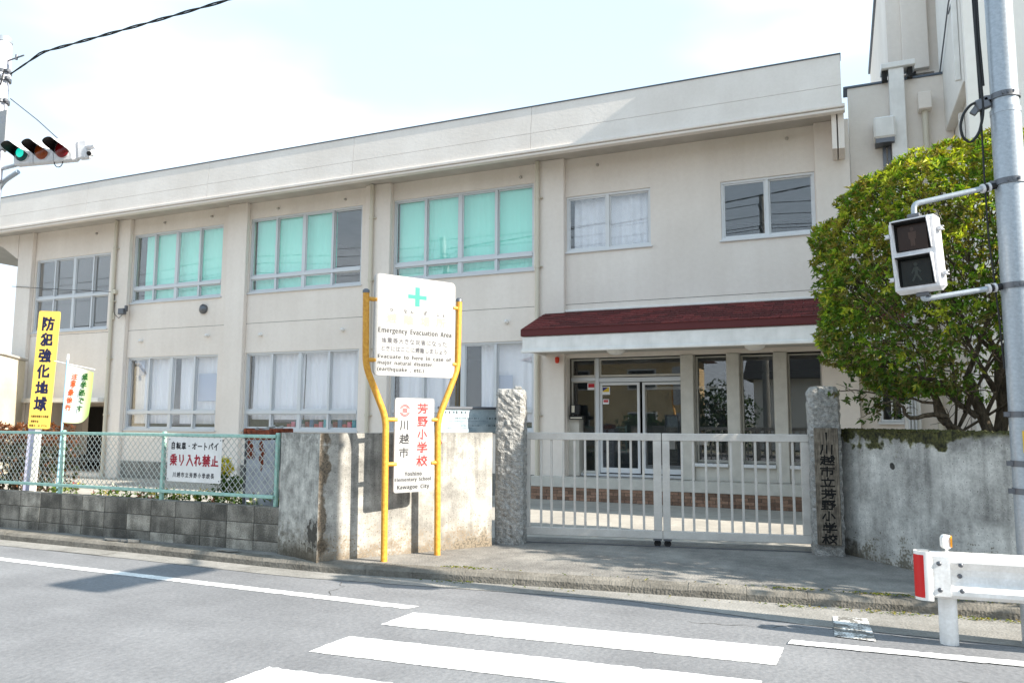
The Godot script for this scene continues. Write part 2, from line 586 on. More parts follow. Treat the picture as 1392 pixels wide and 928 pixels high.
	for k in 3: M.roofred.append(tri(mottle(256, [[105 + k, 10, 4, 0.6], [110 + k, 90, 2, 0.6]], Color(0.31, 0.125, 0.122) * (1.0 + 0.12 * (k - 1)), Color(0.45, 0.195, 0.185) * (1.0 + 0.12 * (k - 1)), 1.4, 0.4), 1.5, 0.85))
	M.maroon = mat(Color(0.34, 0.105, 0.105), 0.65)
	M.whitepaint = tri(mottle(512, [[121, 5, 4, 0.6], [122, 26, 4, 0.2, 6.0]], Color(0.85, 0.84, 0.82), Color(0.95, 0.94, 0.925), 1.3), 0.7, 0.5)
	M.railpaint = tri(mottle(512, [[123, 6, 5, 0.8], [124, 40, 4, 0.6], [129, 18, 3, 0.5, 7.0]], Color(0.85, 0.84, 0.825), Color(0.96, 0.955, 0.95), 1.4), 1.1, 0.5)
	M.cream = mat(Color(0.80, 0.77, 0.70), 0.5)
	M.brick = []
	for k in 3: M.brick.append(tri(mottle(256, [[125 + k, 12, 4, 0.8], [130 + k, 70, 2, 0.6]], Color(0.46, 0.36, 0.30) * (0.9 + 0.13 * k), Color(0.58, 0.46, 0.385) * (0.9 + 0.13 * k), 1.4, 0.3), 2.0, 0.9))
	M.bluegrey = mat(Color(0.36, 0.41, 0.45), 0.5, 0.3)
	M.green_rail = tri(mottle(256, [[141, 9, 4, 0.7], [142, 60, 2, 0.5]], Color(0.54, 0.70, 0.645), Color(0.68, 0.82, 0.77), 1.5), 2.0, 0.5)
	M.wire = mat(Color(0.74, 0.75, 0.72), 0.5, 0.3)
	M.signwhite = tri(mottle(512, [[151, 4, 5, 0.6], [152, 40, 3, 0.3]], Color(0.585, 0.585, 0.58), Color(0.645, 0.645, 0.645)), 1.0, 0.45)
	M.yellowpost = tri(mottle(512, [[155, 14, 5, 1.0], [156, 70, 2, 0.4]], Color(0.73, 0.49, 0.14), Color(0.86, 0.65, 0.25), 1.5, 0.1), 2.0, 0.5)
	M.galv = tri(mottle(512, [[161, 14, 4, 0.9], [162, 60, 2, 0.4]], Color(0.60, 0.63, 0.66), Color(0.70, 0.73, 0.755), 1.5, 0.05), 3.2, 0.38)
	M.galv.metallic = 0.45
	M.greypole = tri(mottle(256, [[165, 8, 4, 0.8]], Color(0.66, 0.665, 0.71), Color(0.75, 0.755, 0.79)), 1.5, 0.5)
	M.steel = mat(Color(0.42, 0.43, 0.45), 0.45, 0.7)
	M.signalwhite = tri(mottle(256, [[166, 8, 4, 0.7], [167, 30, 3, 0.4, 5.0]], Color(0.78, 0.78, 0.79), Color(0.88, 0.88, 0.89)), 2.0, 0.45)
	M.rubber = mat(Color(0.045, 0.045, 0.05), 0.6)
	M.wood = tri(mottle(512, [[171, 26, 4, 1.0, 12.0], [172, 8, 4, 0.5]], Color(0.30, 0.27, 0.235), Color(0.56, 0.52, 0.46), 1.5, 0.15), 2.2, 0.85)
	M.bark = tri(mottle(512, [[175, 18, 4, 0.9, 4.0], [176, 60, 3, 0.5]], Color(0.22, 0.19, 0.15), Color(0.45, 0.40, 0.33), 1.6, 0.2), 1.6, 0.95, grey(512, [[177, 30, 4, 1.0, 3.0]], 1.8), 1.0)
	M.leaf = mat(Color.WHITE, 0.36)
	M.leaf.vertex_color_use_as_albedo = true
	M.leaf.backlight_enabled = true
	M.leaf.backlight = Color(0.85, 0.9, 0.3)
	M.leaf.cull_mode = BaseMaterial3D.CULL_DISABLED
	M.rust = tri(mottle(512, [[181, 8, 5, 1.0], [182, 60, 3, 0.6]], Color(0.34, 0.15, 0.08), Color(0.62, 0.31, 0.19), 1.8, 0.2), 2.0, 0.85)
	M.coping = mat(Color(0.36, 0.40, 0.45), 0.5, 0.3)
	M.grassgreen = mat(Color(0.42, 0.47, 0.14), 0.9)
	M.red = mat(Color(0.78, 0.07, 0.08), 0.45)


# ---------------------------------------------------------------- the place
const SUN_EL := 31.0
const SUN_AZ := 1.3   # from +x towards the viewer


func _ready() -> void:
	rng.seed = 20240
	var cam := Camera3D.new()
	cam.name = "camera"
	add_child(cam)
	cam.position = Vector3(0, 1.6, 0)
	cam.rotation_degrees = Vector3(5.925, 23.45, 0.261)
	cam.fov = 48.46
	cam.near = 0.05
	cam.far = 900.0
	cam.current = true

	var env := Environment.new()
	env.background_mode = Environment.BG_SKY
	var sm := ProceduralSkyMaterial.new()
	sm.sky_top_color = Color(0.49, 0.57, 0.638)
	sm.sky_horizon_color = Color(0.607, 0.632, 0.655)
	sm.sky_curve = 0.25
	sm.ground_bottom_color = Color(0.38, 0.37, 0.35)
	sm.ground_horizon_color = Color(0.55, 0.56, 0.56)
	sm.sun_angle_max = 12.0
	sm.sun_curve = 0.05
	sm.sky_cover = clouds()
	sm.sky_cover_modulate = Color(1, 1, 1, 1)
	var sky := Sky.new()
	sky.sky_material = sm
	env.sky = sky
	env.background_energy_multiplier = 1.0
	env.tonemap_mode = Environment.TONE_MAPPER_LINEAR
	env.tonemap_exposure = 3.65
	env.sdfgi_enabled = true
	env.ssao_enabled = true
	env.ssil_enabled = true
	var we := WorldEnvironment.new()
	we.name = "surroundings"
	we.environment = env
	add_child(we)

	var sun := DirectionalLight3D.new()
	sun.name = "sun"
	var el := deg_to_rad(SUN_EL)
	var az := deg_to_rad(SUN_AZ)
	sun.basis = Basis.looking_at(-Vector3(cos(el) * cos(az), sin(el), cos(el) * sin(az)))
	sun.light_energy = 1.04
	sun.light_color = Color(1.0, 0.965, 0.91)
	sun.light_angular_distance = 0.53
	sun.shadow_enabled = true
	add_child(sun)

	make_materials()
	ground()
	school()
	entrance()
	wing()
	front_walls()
	block_wall()
	gateway()
	fence()
	signs()
	guard_rail()
	right_pole()
	left_signal()
	garden()
	far_left()
	across_the_road()


func clouds() -> ImageTexture:
	var w := 1024
	var h := 512
	var n := FastNoiseLite.new()
	n.seed = 77
	n.noise_type = FastNoiseLite.TYPE_SIMPLEX_SMOOTH
	n.fractal_octaves = 5
	n.frequency = 1.0
	var im := Image.create(w, h, false, Image.FORMAT_RGBA8)
	for y in h:
		var up := PI / 2 - PI * (y + 0.5) / h
		for x in w:
			var a := TAU * x / w
			var d := Vector3(cos(a) * cos(up), sin(up), sin(a) * cos(up))
			var t := n.get_noise_3d(d.x * 1.3, d.y * 4.5, d.z * 1.3)
			var c := smoothstep(-0.05, 0.6, t)
			im.set_pixel(x, y, Color(0.40, 0.385, 0.36, c) if up > -0.1 else Color(0, 0, 0, 0))
	return ImageTexture.create_from_image(im)


func V2(a: Array) -> Array:
	var o := []
	for i in range(0, a.size(), 2): o.append(Vector2(a[i], a[i + 1]))
	return o


# front foot of the kerb, from left to right
const KERB := [-60.0, -6.68, -14.0, -6.69, -10.2, -6.70, -7.6, -6.72, -5.64, -6.69, -5.1, -6.70, -4.05, -6.83, -1.86, -7.13, -0.33, -7.30, 1.29, -7.47, 3.2, -7.68, 60.0, -13.5]


# a painted quad with slightly ragged edges
func painted(st: SurfaceTool, c: Array, y: float) -> void:
	var r := RandomNumberGenerator.new()
	r.seed = int(absf(c[0].x * 1000.0 + c[0].y * 77.0))
	var out := []
	for i in c.size():
		var a: Vector2 = c[i]
		var b: Vector2 = c[(i + 1) % c.size()]
		var n := maxi(1, int((b - a).length() / 0.035))
		var nrm := (b - a).normalized().orthogonal()
		for k in n:
			var p := a.lerp(b, float(k) / n) + nrm * r.randfn() * 0.0035
			if r.randf() < 0.015: p -= nrm * r.randf_range(0.005, 0.02)
			out.append(p)
	sheet(st, out, y)


func ground() -> void:
	var st := S()
	sheet(st, V2([-600, -600, 600, -600, 600, 600, -600, 600]), -0.03)
	struct("ground", st, M.ground, "pale bare ground out to the horizon")
	st = S()
	var k := V2(KERB)
	var p := k.duplicate()
	p.append_array(V2([60, 5.5, -60, 5.5]))
	sheet(st, p, 0.0)
	struct("road", st, M.asphalt, "grey asphalt road in front of the school")
	# concrete gutter strip along the kerb
	st = S()
	var edge := []
	for i in k.size(): edge.append(k[i] + Vector2(0, 0.30 if k[i].x < -3 else lerpf(0.30, 0.85, clampf((k[i].x + 1.9) / 2.2, 0, 1))))
	for i in k.size() - 1:
		sheet(st, [k[i], k[i + 1], edge[i + 1], edge[i]], 0.004)
	struct("gutter", st, M.apron, "pale worn concrete gutter strip along the kerb")
	# painted lines
	st = S()
	painted(st, V2([-14, -5.86, -3.40, -5.86, -3.46, -5.73, -14, -5.74]), 0.004)
	sheet(st, V2([-40, -5.86, -14.0, -5.86, -14.0, -5.74, -40, -5.74]), 0.004)
	struct("edge_line", st, M.paint, "white edge line on the road left of the crosswalk")
	st = S()
	painted(st, V2([-0.40, -6.11, 1.4, -6.24, 6, -6.6, 6, -6.47, 1.4, -6.11, -0.42, -5.99]), 0.008)
	struct("edge_line", st, M.paint, "white edge line in front of the guard rail, right of the crosswalk")
	var names := ["white crosswalk bar nearest the kerb", "second white crosswalk bar from the kerb", "third white crosswalk bar, cut by the bottom of the picture"]
	for i in 3:
		st = S()
		var z: float = [-5.66, -4.86, -4.06][i]
		var dx: float = [0, -0.07, -0.13][i]
		painted(st, [Vector2(-3.34 + dx, z), Vector2(-0.44 + dx, z - 0.24), Vector2(-0.46 + dx, z + 0.20), Vector2(-3.38 + dx, z + 0.43)], 0.004)
		struct("crosswalk_bar", st, M.paint, names[i])
	st = S()
	sheet(st, V2([-0.13, -6.97, 0.13, -7.0, 0.17, -6.32, -0.11, -6.34]), 0.008)
	struct("painted_patch", st, M.oldpaint, "cracked white painted square on the gutter by the guard rail")
	st = S()
	sheet(st, V2([-8.9, -6.62, -8.0, -6.62, -8.05, -6.42, -8.95, -6.42]), 0.008)
	struct("gutter_cover", st, M.apron, "pale concrete cover in the gutter below the block wall")

	# fine cracks in the asphalt, filled with dirt
	var cr := RandomNumberGenerator.new()
	cr.seed = 31
	st = S()
	for c in [[-1.2, -6.35, -0.05, 1.9], [-4.6, -6.4, 1.2, 0.7], [0.6, -5.6, 0.3, 1.4]]:
		var at := Vector2(c[0], c[1])
		var a: float = c[2]
		var left: float = c[3]
		while left > 0.0:
			a = c[2] + cr.randfn() * 0.55
			var q := at + Vector2(cos(a), sin(a)) * 0.06
			var nn := Vector2(-sin(a), cos(a)) * cr.randf_range(0.0015, 0.004)
			sheet(st, [at - nn, q - nn, q + nn, at + nn], 0.0035)
			at = q
			left -= 0.06
	struct("road_cracks", st, M.mortar, "thin dark cracks in the asphalt of the road")
	# kerb of separate stones
	var kerb := Node3D.new()
	kerb.name = "kerb"
	add_child(kerb)
	tag(kerb, "weathered concrete kerb between the road and the pavement", "", "", "structure")
	var prof := PackedVector2Array([Vector2(0, -0.05), Vector2(0.008, 0.06), Vector2(0.035, 0.092), Vector2(0.15, 0.104), Vector2(0.15, -0.05)])
	for i in k.size() - 1:
		var a: Vector2 = k[i]
		var b: Vector2 = k[i + 1]
		var len := (b - a).length()
		var far: bool = a.x < -13 or b.x > 5
		var n := 1 if far else int(round(len / 0.6))
		var d := (b - a) / len
		for j in n:
			var st2 := S()
			var q0 := a + d * (len * j / n + 0.0015)
			var wob := rng.randf_range(-0.004, 0.004)
			var xf := Transform3D(Basis(Vector3(d.y, 0, -d.x), Vector3.UP, Vector3(d.x, 0, d.y)), Vector3(q0.x, wob, q0.y))
			extr(st2, prof, 0.0, len / n - 0.003, xf)
			obj("kerb_stone", st2, M.kerb, kerb)
	# pavement and yard
	st = S()
	var pav := []
	for v in k: pav.append(v + Vector2(0, -0.14))
	pav.append_array(V2([60, -14.5, 8, -9.8, 2.0, -9.7, -0.2, -10.05, -3.9, -9.3, -4.3, -8.9, -5.9, -7.05, -60, -7.05]))
	prism(st, pav, 0.0, 0.1)
	struct("pavement", st, M.pave, "grey patched pavement between the kerb and the school gate")
	st = S()
	sheet(st, V2([-60, -7.06, -5.9, -7.06, -4.3, -8.9, -3.9, -9.3, -0.2, -10.05, 2.0, -9.7, 8, -9.8, 30, -12, 30, -60, -60, -60]), 0.05)
	struct("yard", st, M.yard, "pale concrete school yard behind the walls and the gate")


# ---------------------------------------------------------------- the school
const Z0 := -14.5      # face of the bay walls
const ZP := -14.38     # face of the pilasters
const ZW := -14.56     # window frames
const PIL := [[-22.15, -21.53], [-18.17, -17.56], [-14.1, -13.48], [-9.96, -9.28], [-5.74, -5.09], [-0.28, 0.3]]


# one window: frame as the part; panes, transom rails and curtains as sub-parts
func window(b: Node3D, x0: float, x1: float, y0: float, y1: float, cols: Array, thick: Array, tr: float, kinds: Array, fm: Material, label := "") -> void:
	var st := S()
	var zf := ZW + 0.03
	var zb := ZW - 0.06
	var t := 0.045
	bx(st, x0, x1, y1 - t, y1, zb, zf, 0.004)
	bx(st, x0, x1, y0, y0 + t, zb, zf + 0.02, 0.004)
	bx(st, x0 - 0.03, x1 + 0.03, y0 - 0.035, y0 - 0.002, zb, zf + 0.075, 0.006)
	bx(st, x0, x0 + t, y0 + t, y1 - t, zb, zf - 0.002, 0.004)
	bx(st, x1 - t, x1, y0 + t, y1 - t, zb, zf - 0.002, 0.004)
	var rows := [[y0 + t, y1 - t]]
	if tr > 0.0:
		bx(st, x0 + t, x1 - t, tr - 0.045, tr + 0.035, zb, zf + 0.01, 0.004)
		rows = [[y0 + t, tr - 0.045], [tr + 0.035, y1 - t]]
	var w: Array = [x0 + t]
	for i in cols.size():
		var c: float = lerpf(x0, x1, cols[i])
		var h: float = thick[i] / 2.0
		for r in rows: bx(st, c - h, c + h, r[0], r[1], zb, zf - 0.004 * (1 + i % 2), 0.004)
		w.append(c)
	w.append(x1 - t)
	var f := obj("window", st, fm, b)
	if label: f.set_meta("label", label)
	for ri in rows.size():
		var r: Array = rows[ri]
		for i in w.size() - 1:
			var a: float = w[i] + (thick[i - 1] / 2.0 if i > 0 else 0.0)
			var c: float = w[i + 1] - (thick[i] / 2.0 if i < cols.size() else 0.0)
			var z := ZW - 0.012 - 0.026 * (i % 2)
			# sash rails of the sliding leaf
			var sr := S()
			var e := 0.026
			bx(sr, a, c, r[1] - e, r[1], z - 0.014, z + 0.014)
			bx(sr, a, c, r[0], r[0] + e * 1.5, z - 0.014, z + 0.014)
			bx(sr, a, a + e, r[0] + e * 1.5, r[1] - e, z - 0.013, z + 0.013)
			bx(sr, c - e, c, r[0] + e * 1.5, r[1] - e, z - 0.013, z + 0.013)
			if tr < 0.0 or ri == 1: bx(sr, a + 0.004 if i % 2 else c - 0.022, a + 0.022 if i % 2 else c - 0.004, (r[0] + r[1]) / 2 - 0.05, (r[0] + r[1]) / 2 + 0.03, z + 0.014, z + 0.026)
			obj("sash", sr, fm, f)
			var g := S()
			var tilt := Basis(Vector3.UP, rng.randf_range(-0.004, 0.004)) * Basis(Vector3.RIGHT, rng.randf_range(-0.005, 0.005))
			box(g, Vector3((a + c) / 2, (r[0] + r[1]) / 2, z), Vector3(c - a - 0.02, r[1] - r[0] - 0.02, 0.004), tilt)
			box(g, Vector3((a + c) / 2, (r[0] + r[1]) / 2, z - 0.009), Vector3(c - a - 0.02, r[1] - r[0] - 0.02, 0.004), tilt)
			obj("pane", g, M.glass, f)
	# curtains and blinds hang behind the whole window
	for kd in kinds:
		var a := lerpf(x0, x1, kd[1])
		var c := lerpf(x0, x1, kd[2])
		var cs := S(true)
		var lo: float = y0 + kd[3] if kd.size() > 3 else y0 + 0.02
		if kd[0] == "blind":
			cs.set_smooth_group(-1)
			cs.set_smooth_group(0)
			drape(cs, a, c, lo, y1 - 0.03, ZW - 0.16, 0.006)
		else:
			drape(cs, a, c, lo, y1 - 0.02, ZW - 0.2, kd[4] if kd.size() > 4 else 0.03)
		obj("blind" if kd[0] == "blind" else "curtain", cs, M.teal if kd[0] == "blind" else M.curtain, f)


# a hanging curtain with folds
func drape(st: SurfaceTool, x0: float, x1: float, y0: float, y1: float, z: float, deep: float) -> void:
	var n := int((x1 - x0) / 0.022)
	var ph := rng.randf() * 6.0
	var pts := []
	for j in 5:
		var row := []
		for i in n + 1:
			var x := lerpf(x0, x1, float(i) / n)
			var a := x * 31.0 + ph + sin(x * 5.3 + ph) * 2.2
			row.append(Vector3(x, lerpf(y1, y0, j / 4.0), z + sin(a) * deep * (0.55 + 0.45 * j / 4.0) + sin(a * 0.37 + j) * deep * 0.4))
		pts.append(row)
	for j in 4:
		for i in n:
			poly(st, [pts[j][i], pts[j][i + 1], pts[j + 1][i + 1], pts[j + 1][i]], Vector3(0, 0, 1))


func school() -> void:
	var b := thing("school_building", "two-storey pale grey school with teal blinds behind the upper windows and a flat white fascia", "building", Vector3(-11, 0, -14.5))
	var W := [[-21.48, -18.41, 4.05, 6.18], [-17.53, -14.36, 4.69, 6.57], [-13.46, -10.12, 4.71, 6.60], [-9.26, -5.80, 4.73, 6.60], [-5.08, -3.32, 5.03, 6.20], [-1.97, -0.30, 5.0, 6.14]]
	var L := [[-17.53, -14.36, 1.31, 3.22], [-13.46, -10.12, 1.33, 3.22], [-9.26, -5.80, 1.36, 3.25]]
	var porch := [-21.5, -18.2, -0.5, 2.03]
	var door := [-5.08, -0.3, 0.5, 2.86]
	# walls: upper and lower storey with a thin construction joint between
	var st := S()
	holed(st, -22.15, 0.3, 3.955, 7.0, Z0, 0.2, W)
	obj("wall", st, M.facade, b)
	st = S()
	holed(st, -22.15, 0.3, 0.0, 3.945, Z0, 0.2, L + [porch, door])
	obj("wall", st, M.facade, b)
	st = S()
	holed(st, -17.56, -5.74, 0.0, 0.5, Z0 + 0.012, 0.012, [[-14.1, -13.48, -1, 1], [-9.96, -9.28, -1, 1]])
	obj("plinth", st, M.plinth, b)
	st = S()
	bx(st, -22.1, 0.25, 3.93, 3.97, Z0 - 0.19, Z0 - 0.006)
	obj("joint", st, M.mortar, b)
	st = S()
	bx(st, -22.15, -22.0, 0, 7.0, -24.5, Z0 - 0.21)
	bx(st, 0.15, 0.3, 0, 7.0, -24.5, Z0 - 0.21)
	bx(st, -22.15, 0.3, 0, 7.0, -24.65, -24.5)
	obj("wall", st, M.facade, b)
	st = S()
	bx(st, -21.99, 0.14, 3.3, 3.7, -24.49, Z0 - 0.21)
	bx(st, -21.99, 0.14, 0.42, 0.5, -24.49, Z0 - 0.21)
	bx(st, -21.99, 0.14, 0.5, 6.9, -21.0, -20.9)
	obj("floor_slab", st, M.interior, b)
	for x in [-18.0, -13.9, -9.7, -5.2]:
		st = S()
		bx(st, x, x + 0.12, 0.5, 6.9, -20.9, Z0 - 0.22)
		obj("partition", st, M.interior_light, b)
	for i in PIL.size():
		st = S()
		var top := 7.0
		bx(st, PIL[i][0], PIL[i][1], 0.0 if i < 5 else 0.0, top, Z0 + 0.001, ZP, 0.012)
		obj("pilaster", st, M.facade, b)
	# roof, soffit, fascia panels, gutter, coping
	st = S()
	bx(st, -26.0, 0.2, 7.0, 7.12, -24.6, -13.72)
	obj("roof", st, M.soffit, b)
	var fx := [-26.0, -22.6, -18.35, -14.07, -9.8, -5.52, 0.2]
	for i in fx.size() - 1:
		for r in [[6.975, 7.317], [7.323, 7.88]]:
			st = S()
			# the fascia leans back a little towards its top
			var lean := func(y: float) -> float: return -13.6 - (y - 6.97) * 0.07
			extr(st, PackedVector2Array([Vector2(lean.call(r[0]), r[0]), Vector2(lean.call(r[1]), r[1]), Vector2(-13.76, r[1]), Vector2(-13.76, r[0])]), fx[i] + 0.003, fx[i + 1] - 0.003, Transform3D(Basis(Vector3(0, 0, 1), Vector3.UP, Vector3(1, 0, 0)), Vector3.ZERO))
			obj("fascia_panel", st, M.fascia, b)
	st = S()
	bx(st, -26.0, 0.19, 6.99, 7.86, -13.9, -13.762)
	obj("fascia_backing", st, M.soffit, b)
	st = S()
	bx(st, -26.0, 0.24, 6.905, 6.968, -13.72, -13.545, 0.01)
	bx(st, -26.0, 0.24, 6.845, 6.898, -13.72, -13.575, 0.01)
	obj("gutter", st, M.fascia, b)
	st = S()
	bx(st, -26.0, 0.21, 7.882, 7.905, -13.95, -13.645, 0.006)
	obj("coping", st, M.coping, b)
	# brackets below both roof ends
	st = S()
	extr(st, PackedVector2Array(V2([-22.16, 6.26, -22.16, 6.995, -23.7, 6.995, -22.85, 6.66])), -14.6, ZP + 0.004)
	obj("roof_bracket", st, M.facade, b)
	st = S()
	bx(st, 0.02, 0.10, 6.25, 6.99, Z0 + 0.13, -13.74, 0.006)
	obj("roof_bracket", st, M.facade, b)
	st = S()
	bx(st, 0.12, 0.22, 6.25, 6.99, Z0 + 0.13, -13.76, 0.006)
	obj("roof_bracket", st, M.facade, b)
	st = S()
	extr(st, PackedVector2Array(V2([-26, 6.99, -26, 6.8, -22.16, 6.95, -22.16, 6.99])), -24, -14.62)
	obj("roof_bracket", st, M.soffit, b)
	# windows
	var q := [0.24, 0.49, 0.745]
	var th := [0.05, 0.10, 0.05]
	window(b, W[0][0], W[0][1], W[0][2], W[0][3], [0.255, 0.52, 0.77], th, 5.04, [], M.alu, "tall uncovered window of eight panes at the left end of the upper floor")
	window(b, W[1][0], W[1][1], W[1][2], W[1][3], q, th, 5.08, [["blind", 0.08, 0.995]], M.alu)
	window(b, W[2][0], W[2][1], W[2][2], W[2][3], q, th, 5.10, [["blind", 0.01, 0.742]], M.alu, "upper window with teal blinds and one bare dark pane at its right")
	window(b, W[3][0], W[3][1], W[3][2], W[3][3], q, th, 5.08, [["blind", 0.01, 0.99]], M.alu)
	window(b, W[4][0], W[4][1], W[4][2], W[4][3], [0.497], [0.06], -1.0, [["curtain", 0.06, 0.98, 0.1]], M.whiteframe, "small white framed upper window with white curtains")
	window(b, W[5][0], W[5][1], W[5][2], W[5][3], [0.5], [0.06], -1.0, [], M.whiteframe, "small white framed upper window with dark bare glass")
	window(b, L[0][0], L[0][1], L[0][2], L[0][3], q, th, 1.77, [["curtain", 0.02, 0.46, 0.16], ["curtain", 0.53, 0.99, 0.16]], M.alu)
	window(b, L[1][0], L[1][1], L[1][2], L[1][3], q, th, 1.77, [["curtain", 0.02, 0.49, 0.26], ["curtain", 0.50, 0.99, 0.26]], M.alu)
	window(b, L[2][0], L[2][1], L[2][2], L[2][3], [0.24, 0.52, 0.745], th, 1.80, [["curtain", 0.02, 0.40, 0.2], ["curtain", 0.62, 0.99, 0.2]], M.alu)
	# things on the sills and walls just inside
	st = S()
	bx(st, -6.75, -6.35, 1.85, 2.55, ZW - 0.13, ZW - 0.125)
	bx(st, -15.15, -14.55, 2.05, 2.75, ZW - 0.13, ZW - 0.125)
	bx(st, -17.3, -17.1, 2.75, 3.15, ZW - 0.13, ZW - 0.125)
	obj("notice", st, mat(Color(0.66, 0.70, 0.78), 0.8), b)
	var cols := [Color(0.70, 0.20, 0.25), Color(0.85, 0.45, 0.55), Color(0.35, 0.70, 0.75), Color(0.80, 0.80, 0.82), Color(0.55, 0.15, 0.2), Color(0.3, 0.45, 0.6)]
	for i in 16:
		st = S()
		var x := -12.3 + i * 0.135
		bx(st, x, x + 0.11, 1.36, 1.36 + 0.13 + 0.05 * (i % 3), ZW - 0.35, ZW - 0.15, 0.01)
		obj("book", st, mat(cols[(i * 7) % 6], 0.7), b)
	# downpipes with brackets
	for x in [-18.03, -9.74, -5.65]:
		st = S(true)
		var bot := 0.05 if x < -17 else (0.05 if x < -9 else 1.0)
		tube(st, [Vector3(x, 6.98, ZP + 0.06), Vector3(x, 0.05, ZP + 0.06)], 0.045, 12)
		var dp := obj("downpipe", st, M.cream, b)
		for y in [6.2, 4.75, 3.2, 1.7]:
			st = S(true)
			tube(st, [Vector3(x, y - 0.03, ZP + 0.06), Vector3(x, y + 0.03, ZP + 0.06)], 0.056, 12)
			bx(st, x + 0.05, x + 0.10, y - 0.012, y + 0.012, ZP - 0.05, ZP + 0.06)
			obj("bracket", st, M.cream, dp)
	# vents, anchors and lamps on the wall
	for v in [[-17.04, 3.65], [-14.72, 3.70], [-12.99, 3.65], [-10.56, 3.67], [-6.40, 3.66]]:
		st = S(true)
		tube(st, [Vector3(v[0], v[1], Z0 + 0.001), Vector3(v[0], v[1], Z0 + 0.07), Vector3(v[0] + 0.01, v[1] - 0.03, Z0 + 0.09)], [0.045, 0.045, 0.03], 10)
		obj("pipe_stub", st, M.whitepaint, b)
	for v in [[-19.0, 6.75], [-16.4, 6.8], [-14.75, 6.8], [-12.6, 6.78], [-10.6, 6.78], [-6.1, 6.75], [-4.4, 6.8], [-0.75, 6.82]]:
		st = S(true)
		tube(st, [Vector3(v[0], v[1], Z0 + 0.001), Vector3(v[0], v[1] - 0.01, Z0 + 0.06)], [0.035, 0.02], 8)
		obj("drain_stub", st, M.soffit, b)
	st = S(true)
	lathe(st, V2([0.0, 0.0, 0.12, 0.0, 0.125, 0.05, 0.05, 0.10, 0.0, 0.10]), Transform3D(Basis(Vector3.RIGHT, Vector3.BACK, Vector3.DOWN), Vector3(-14.89, 4.39, Z0 + 0.002)), 16)
	obj("wall_horn", st, M.steel, b)
	st = S()
	bx(st, -17.66, -17.46, 4.36, 4.52, ZP + 0.05, ZP + 0.17, 0.012)
	bx(st, -17.60, -17.54, 4.38, 4.5, ZP + 0.001, ZP + 0.05)
	bx(st, -17.48, -17.42, 4.44, 4.60, ZP + 0.04, ZP + 0.12, 0.01)
	obj("wall_camera", st, M.steel, b)
	st = S()
	bx(st, -18.02, -17.90, 4.95, 5.07, ZP + 0.001, ZP + 0.09, 0.01)
	bx(st, -18.0, -17.95, 4.25, 4.45, ZP + 0.001, ZP + 0.05, 0.01)
	obj("junction_box", st, M.cream, b)
	st = S(true)
	tube(st, [Vector3(-22.3, 5.45, ZP + 0.02), Vector3(-20.0, 5.2, ZP + 0.05), Vector3(-17.96, 5.0, ZP + 0.05), Vector3(-17.97, 4.7, ZP + 0.03), Vector3(-17.93, 4.4, ZP + 0.05), Vector3(-17.75, 4.28, ZP + 0.05), Vector3(-17.55, 4.4, ZP + 0.06)], 0.008, 5)
	obj("wall_cable", st, M.black, b)
	# recessed side porch at the left end
	st = S()
	bx(st, -22.2, -18.1, 2.03, 2.15, Z0 + 0.001, -14.12, 0.01)
	obj("porch_slab", st, M.whitepaint, b)
	st = S()
	bx(st, -21.5, -18.2, 0.0, 2.03, -16.35, -16.3)
	bx(st, -21.55, -21.5, 0.0, 2.03, -16.3, Z0 - 0.21)
	bx(st, -18.2, -18.15, 0.0, 2.03, -16.3, Z0 - 0.21)
	bx(st, -21.5, -18.2, 2.03, 2.06, -16.3, Z0 - 0.21)
	bx(st, -21.6, -18.1, 0.0, 0.14, -16.3, -14.3, 0.01)
	obj("porch_wall", st, M.facade, b)
	for x in [-21.15, -19.95]:
		st = S()
		bx(st, x, x + 0.95, 0.14, 1.95, -16.29, -16.22, 0.01)
		var d := obj("door", st, M.dark, b)
		st = S()
		bx(st, x + 0.82, x + 0.86, 0.95, 1.1, -16.22, -16.18, 0.008)
		obj("handle", st, M.steel, d)


